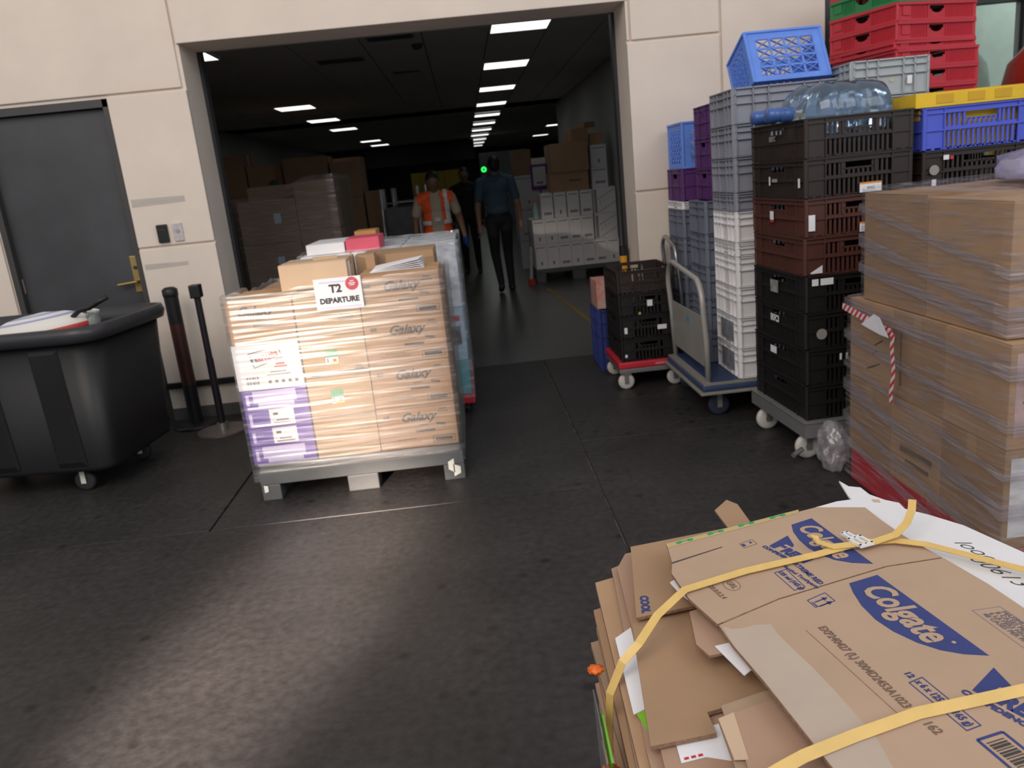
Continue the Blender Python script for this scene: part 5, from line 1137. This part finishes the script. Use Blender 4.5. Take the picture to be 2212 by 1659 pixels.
o = sheet('white card corner folded up at the edge of the lettered carton', [(.262, 1.155), (.276, 1.165), (.36, 1.12), (.34, 1.06), (.288, 1.062), (.268, 1.120)], ZB+.0555, .002, M_white, 'paper', name='paper_sheet', edge=M_white)
# white sheet on the right
t = thing('flattened_carton', 'torn white cardboard sheet with handwriting under the lettered carton', 'cardboard')
zt = ZB+.058
sheet_mb([(.685, 1.462), (.690, 1.431), (.708, 1.4195), (.708, 1.383), (.722, 1.352), (.7386, 1.333), (.7352, 1.306), (.7596, 1.273), (.7903, 1.2185), (.819, 1.107), (.93, .90), (.97, .45), (.60, .45), (.60, 1.25), (.655, 1.335), (.667, 1.372), (.669, 1.389)], zt, .004).build('panel', [M_whitebox, M_whitebox], t)
sheet_mb([(.60, 1.33), (.588, 1.350), (.635, 1.3645), (.672, 1.366), (.672, 1.33)], zt+.0045, .002).build('flap', [M_whitebox, M_whitebox], t)
zh = zt+.0042
for s_, xy_ in (('loool', (.756, 1.128)), ('100613', (.745, 1.075))): text(t, s_, .034, M_ink, (xy_[0], xy_[1], zh+.0002), rot=(0, 0, math.radians(-80)), shear=.45, bold=-.0006, sx=1.15, name='handwriting')
sheet_mb([(.70, 1.36), (.712, 1.355), (.708, 1.342), (.698, 1.347)], zh, .0006).build('torn_patch', [M_kraft3, M_kraft3], t)
# lettered carton on top
ZC = ZB+.0665
t = thing('flattened_carton', 'big flattened toothpaste carton with blue Colgate lettering on top of the pile', 'cardboard')
M_col = mat('toothpaste carton board', (.45, .31, .215), .78, var=.09, scale=5)
A = [(.2755, 1.1914), (.266, 1.157), (.2718, 1.0746), (.2915, .9985), (.3976, 1.0455), (.591, 1.1005), (.685, 1.1068), (.6691, 1.1864), (.6643, 1.2545), (.6634, 1.3119), (.5825, 1.3355), (.5451, 1.3255), (.5441, 1.3193), (.2817, 1.243)]
B = [(.2925, .9955), (.2962, .9416), (.3078, .8614), (.3235, .715), (.35, .47), (.82, .50), (.75, .80), (.7062, .9472), (.7006, 1.0182), (.686, 1.1035), (.591, 1.0975), (.3976, 1.0425)]
pa = sheet_mb(A, ZC, .005).build('panel', [M_col, M_edge], t); pb = sheet_mb(B, ZC, .005).build('panel', [M_col, M_edge], t)
pf = sheet_mb([(.2817, 1.2435), (.5441, 1.3198), (.5492, 1.3347), (.2826, 1.2614)], ZC+.001, .0035).build('flap', [M_col, M_edge], t)
ZT = ZC+.0052
sheet_mb([(.2823, 1.246), (.5441, 1.3212), (.549, 1.3342), (.2827, 1.261)], ZC+.0047, .0006).build('tape', [mat('printed yellow tape', (.50, .40, .17), .4), M_tape], pf)
for x, y in ((.3151, 1.2625), (.3761, 1.2815), (.4375, 1.2992), (.5015, 1.3157)):
    b = MB(); b.prism([(x-.014, y-.008), (x-.004, y-.004), (x-.005, y+.003), (x-.015, y-.001)], ZC+.0054, ZC+.0058).prism([(x-.004, y-.001), (x+.009, y+.002), (x+.009, y+.0045), (x-.004, y+.0015)], ZC+.0054, ZC+.0058).prism([(x+.008, y-.002), (x+.017, y+.001), (x+.016, y+.008), (x+.007, y+.005)], ZC+.0054, ZC+.0058); b.build('print', M_green, pf)
sheet_mb([(.2755, 1.1925), (.371, 1.2265), (.3713, 1.2245), (.2752, 1.1885)], ZT-.0001, .0004).build('slit', [M_ink, M_ink], pa)
sheet_mb([(.30, 1.0015), (.3976, 1.0452), (.3978, 1.0433), (.30, .999)], ZT-.0001, .0003).build('slit', [M_edge, M_edge], pa)
def flat(poly, m, par, nm='print', dz=0.0): return MB().prism(poly, ZT-.0002+dz, ZT+.0002+dz).build(nm, m, par)
LB = [(.5657, 1.0775), (.5147, 1.0634), (.508, 1.0365), (.5028, 1.0006), (.5039, .9623), (.5121, .9306), (.5277, .9003), (.5466, .8787), (.5691, .8647), (.5965, .8558)]
LA = [(.5555, 1.2928), (.5125, 1.277), (.5045, 1.2498), (.5017, 1.2178), (.5043, 1.1857), (.5119, 1.1622), (.5262, 1.1377), (.5476, 1.1221), (.5766, 1.1116)]
flat(LB, M_blueink, pb, 'logo_shape'); flat(LA, M_blueink, pa, 'logo_shape')
def ft(par, s, size, xy, ang, m=M_blueink, **k): return text(par, s, size, m, (xy[0], xy[1], ZT+.0004+k.pop('dz', 0)), rot=(0, 0, math.radians(ang)), **k)
M_letter = mat('bare carton lettering', (.45, .31, .215), .78, var=0)
ft(pb, 'Colgate', .060, (.548, .972), -83.9, M_letter, shear=.10, bold=.0016, sx=.80, dz=.0004)
ft(pa, 'Colgate', .050, (.5385, 1.203), -83.9, M_letter, shear=.10, bold=.0014, sx=.80, dz=.0004)
MB().cyl((.572, .8908, ZT), (.572, .8908, ZT+.0006), .0028, n=12).build('print', M_letter, pb)
def fresh(par, o, ang, s=1.0):
    """FRESH with its tall slanting F, CONFIDENCE below"""
    e = bpy.data.objects.new('print', None)
    a = math.radians(ang); u = Vector((math.cos(a), math.sin(a))); v = Vector((-math.sin(a), math.cos(a)))
    P = lambda x, y: tuple(Vector(o)+u*x*s+v*y*s)
    bpy.data.objects.remove(e)
    flat([P(0, 0), P(.014, 0), P(.014, .016), P(.026, .016), P(.026, .024), P(.014, .024), P(.014, .031), P(.031, .031), P(.026, .040), P(-.012, .060)], M_blueink, par)
    ft(par, 'RESH', .031*s, P(.029, .011), ang, bold=.0018*s, sx=.88, align='LEFT')
    ft(par, 'CONFIDENCE', .012*s, P(-.006, -.010), ang, bold=.0005*s, sx=1.1, align='LEFT')
fresh(pa, (.4466, 1.2098), -68, .85); fresh(pb, (.5368, .7967), -66, 1.0)
ft(pa, 'XTREME RED', .0125, (.469, 1.106), -80, bold=.0003); ft(pa, 'Menthol Toothpaste', .010, (.4545, 1.10), -74); ft(pa, '125 ml (165 g)', .0105, (.4365, 1.092), -78, bold=.0003)
def outline(poly, par, m=M_blueink, w_=.0016):
    b = MB(); n = len(poly)
    for i in range(n): p, q = poly[i], poly[(i+1) % n]; b.bar((p[0], p[1], ZT), (q[0], q[1], ZT), w_, .0006)
    return b.build('print', m, par)
outline([(.4212, 1.1202), (.4296, 1.0622), (.4486, 1.0685), (.4427, 1.1266)], pa, w_=.0012)
outline([(.4363, 1.0311), (.4694, 1.0457), (.4731, 1.0208), (.4396, 1.0103)], pb, w_=.0012)
b = MB()
for dx, dy in ((0, 0), (.002, -.012)):
    b.bar((.444+dx, 1.0235+dy, ZT), (.461+dx, 1.030+dy, ZT), .0022, .0006); b.prism([(.458+dx, 1.034+dy), (.460+dx, 1.0245+dy), (.467+dx, 1.0325+dy)], ZT-.0002, ZT+.0003)
b.bar((.4405, 1.0245, ZT), (.443, 1.012, ZT), .0018, .0006); b.build('print', M_blueink, pb)
M_dot = mat('grey inkjet', (.17, .11, .08), .8, var=0)
ft(pb, 'EXP240427 (L) 3004D2453A1023', .0165, (.438, .871), -82.5, M_dot, sx=.80, bold=.0002); ft(pb, '162', .0165, (.4575, .744), -78, M_dot, sx=.9, bold=.0002)
ft(pb, '12', .0125, (.4828, .8381), -78, bold=.0003); ft(pb, 'x 6 x 125 ml (165 g)', .0135, (.4925, .782), -81, bold=.0003, sx=.78)
outline([(.475, .8241), (.4951, .8307), (.5098, .7383), (.4903, .733)], pb, w_=.0013)
outline([(.4923, .7173), (.5257, .7245), (.5345, .670), (.5012, .660)], pb, w_=.0035)
b = MB()
for k in range(11):
    y = .7105-k*.0042; x = .4985+k*.0009; b.bar((x, y, ZT), (x+.022, y+.0045, ZT), .0012+.0012*(k % 3), .0006)
b.build('barcode', M_ink, pb)
outline([(.638, .956), (.6784, .957), (.6925, .83), (.650, .82)], pb, mat('pale blue ink', (.22, .20, .24), .8, var=0), .0008)
M_pale = mat('pale ink', (.16, .14, .18), .8, var=0)
for k, s in enumerate(('MAXIMUM', '8 CASES PER LAYER', '6 LAYERS HIGH', '48 CASES PER PALLET')): ft(pb, s, .010, (.6745-k*.0088, .945-.0*k), -83, M_pale, align='LEFT')
ft(pa, '20.0.0.2.4', .012, (.318, 1.083), -76, M_inkb, sx=.9); ft(pa, 'GRL', .013, (.3456, 1.0993), -78, M_inkb)
b = MB(); ring_ = [(.3456+.0125*math.cos(q*.3927), 1.0993+.017*math.sin(q*.3927), ZT) for q in range(17)]; b.tube(ring_, 0, flat=(.0009, .0005)); b.build('print', M_inkb, pa)
outline([(.4027, 1.2295), (.4275, 1.2395), (.4305, 1.2221), (.4051, 1.2126)], pa, M_inkb, .0009); flat([(.406, 1.218), (.411, 1.220), (.409, 1.228), (.404, 1.226)], M_blueink, pa); flat([(.420, 1.226), (.424, 1.2275), (.423, 1.233), (.419, 1.2315)], M_blueink, pa)
# torn strip where the outer paper came off
flat([(.296, .9917), (.308, .982), (.3214, .981), (.34, .985), (.3531, .9832), (.363, .9826), (.3637, .9539), (.3691, .9187), (.3772, .8746), (.3831, .8273), (.3873, .7758), (.3907, .7389), (.3857, .6968), (.388, .60), (.38, .475), (.3505, .475), (.3240, .7136), (.3215, .7401), (.3082, .8614), (.2966, .9416)], mat('bare paper layer', (.46, .37, .30), .85, var=.06, scale=9), pb, 'torn_strip', -.0001)
b = MB(); b.bar((.403, .958, ZT), (.433, .775, ZT), .0011, .0004); b.build('crease', M_edge, pb)
# yellow straps and the buckle
M_strap = mat('yellow strap', (.68, .46, .15), .4, var=.08, scale=30)
t = thing('strap', 'yellow plastic strap with white buckle tied over the lettered carton', 'strap')
zs_ = ZT+.006
MB().tube([(.120, .985, .02), (.118, .985, .35), (.120, .985, .62), (.128, .985, ZB-.01), (.150, .99, ZB+.035), (.177, 1.0, ZB+.055), (.215, 1.043, ZB+.070), (.27, 1.092, zs_), (.376, 1.126, zs_), (.499, 1.150, zs_), (.56, 1.164, zs_+.001), (.601, 1.168, zs_+.002), (.638, 1.163, zs_+.002), (.678, 1.140, zs_+.001), (.766, 1.033, zs_), (.90, .86, zs_-.002), (.985, .75, ZB+.02), (.99, .745, .3)], 0, flat=(.0125, .0012)).build('band', M_strap, t)
MB().tube([(.522, 1.190, zs_+.014), (.512, 1.182, zs_+.018), (.514, 1.170, zs_+.012), (.535, 1.163, zs_+.004), (.565, 1.163, zs_+.0035), (.60, 1.160, zs_+.0045), (.640, 1.163, zs_+.012), (.668, 1.180, zs_+.022), (.690, 1.205, zs_+.032), (.702, 1.225, zs_+.04)], 0, flat=(.0125, .0012)).build('tail', M_strap, t)
bk = MB(); zb_ = zs_+.0065
c0 = Vector((.582, 1.165, zb_)); u = Vector((.25, -.97, 0)).normalized(); v = Vector((.97, .25, 0)).normalized()
Mx = Matrix((u, v, Vector((0, 0, 1)))).transposed()
for du, dv, su, sv in ((-.014, 0, .005, .026), (.014, 0, .005, .026), (0, -.011, .03, .004), (0, .011, .03, .004), (0, 0, .028, .004)): bk.obox(c0+u*du+v*dv, (su, sv, .005), Mx)
bk.obox(c0-u*.026-v*.006, (.022, .004, .004), Mx); bk.obox(c0-u*.026+v*.003, (.022, .004, .004), Mx); bk.obox(c0-u*.036-v*.001, (.004, .013, .004), Mx); bk.build('buckle', mat('white buckle plastic', (.78, .78, .80), .35, var=0), t)
t = thing('strap', 'yellow plastic strap crossing the near half of the pile', 'strap')
MB().tube([(.095, .64, .05), (.092, .645, .5), (.100, .65, ZB-.01), (.150, .67, ZB+.045), (.20, .688, ZB+.062), (.271, .708, zs_-.001), (.30, .720, zs_), (.368, .741, zs_), (.451, .763, zs_), (.588, .779, zs_), (.75, .79, zs_), (.96, .80, ZB+.05), (.985, .80, .5), (.985, .80, .05)], 0, flat=(.0135, .0012)).build('band', M_strap, t)
# bright scraps wedged into the side of the pile
t = thing('plastic_bag', 'clear bag with bright green panel squeezed out of the pile side', 'bag')
b = MB(); b.add([(.114, .99, .692), (.114, .962, .708), (.112, .875, .70), (.112, .895, .668), (.113, .95, .675)], [(0, 1, 2, 3, 4)]); o = b.build('panel', mat('bright green film', (.20, .52, .05), .4), t); o.modifiers.new('thick', 'SOLIDIFY').thickness = .003
b = MB(); b.add([(.108, 1.01, .715), (.106, .96, .725), (.104, .86, .69), (.104, .87, .60), (.106, .97, .62)], [(0, 1, 2, 3, 4)]); o = b.build('film', film_mat('smoky bag film', .35, .6, (5, 5, 5), tint=(.25, .25, .26)), t); o.modifiers.new('thick', 'SOLIDIFY').thickness = .0015
o = sheet('bright green card edge poking out between the pile layers', [(.150, .925), (.158, .93), (.25, .90), (.22, .80), (.166, .845)], ZB+.0055, .0012, mat('bright green card', (.22, .55, .02), .5), 'cardboard', name='card_scrap', edge=mat('bright green card', (.22, .55, .02), .5))
for k, (x, y, z_) in enumerate(((.116, 1.03, .733), (.112, .915, .655))):
    bm = bmesh.new(); bmesh.ops.create_icosphere(bm, subdivisions=3, radius=1)
    for v_ in bm.verts: d = 1+.5*noise.noise(v_.co*2.5+Vector((k*3, 0, 0))); v_.co = Vector((v_.co.x*.011*d, v_.co.y*.010*d, v_.co.z*.006*d))
    b = MB(); b.addbm(bm, 0, True); o = b.build('plastic_scrap', mat('orange plastic', (.75, .14, .01), .5)); o.location = (x, y, z_); tag(o, ['orange plastic scrap poking from the pile side, upper one', 'orange plastic scrap poking from the pile side, lower one'][k], 'scrap')
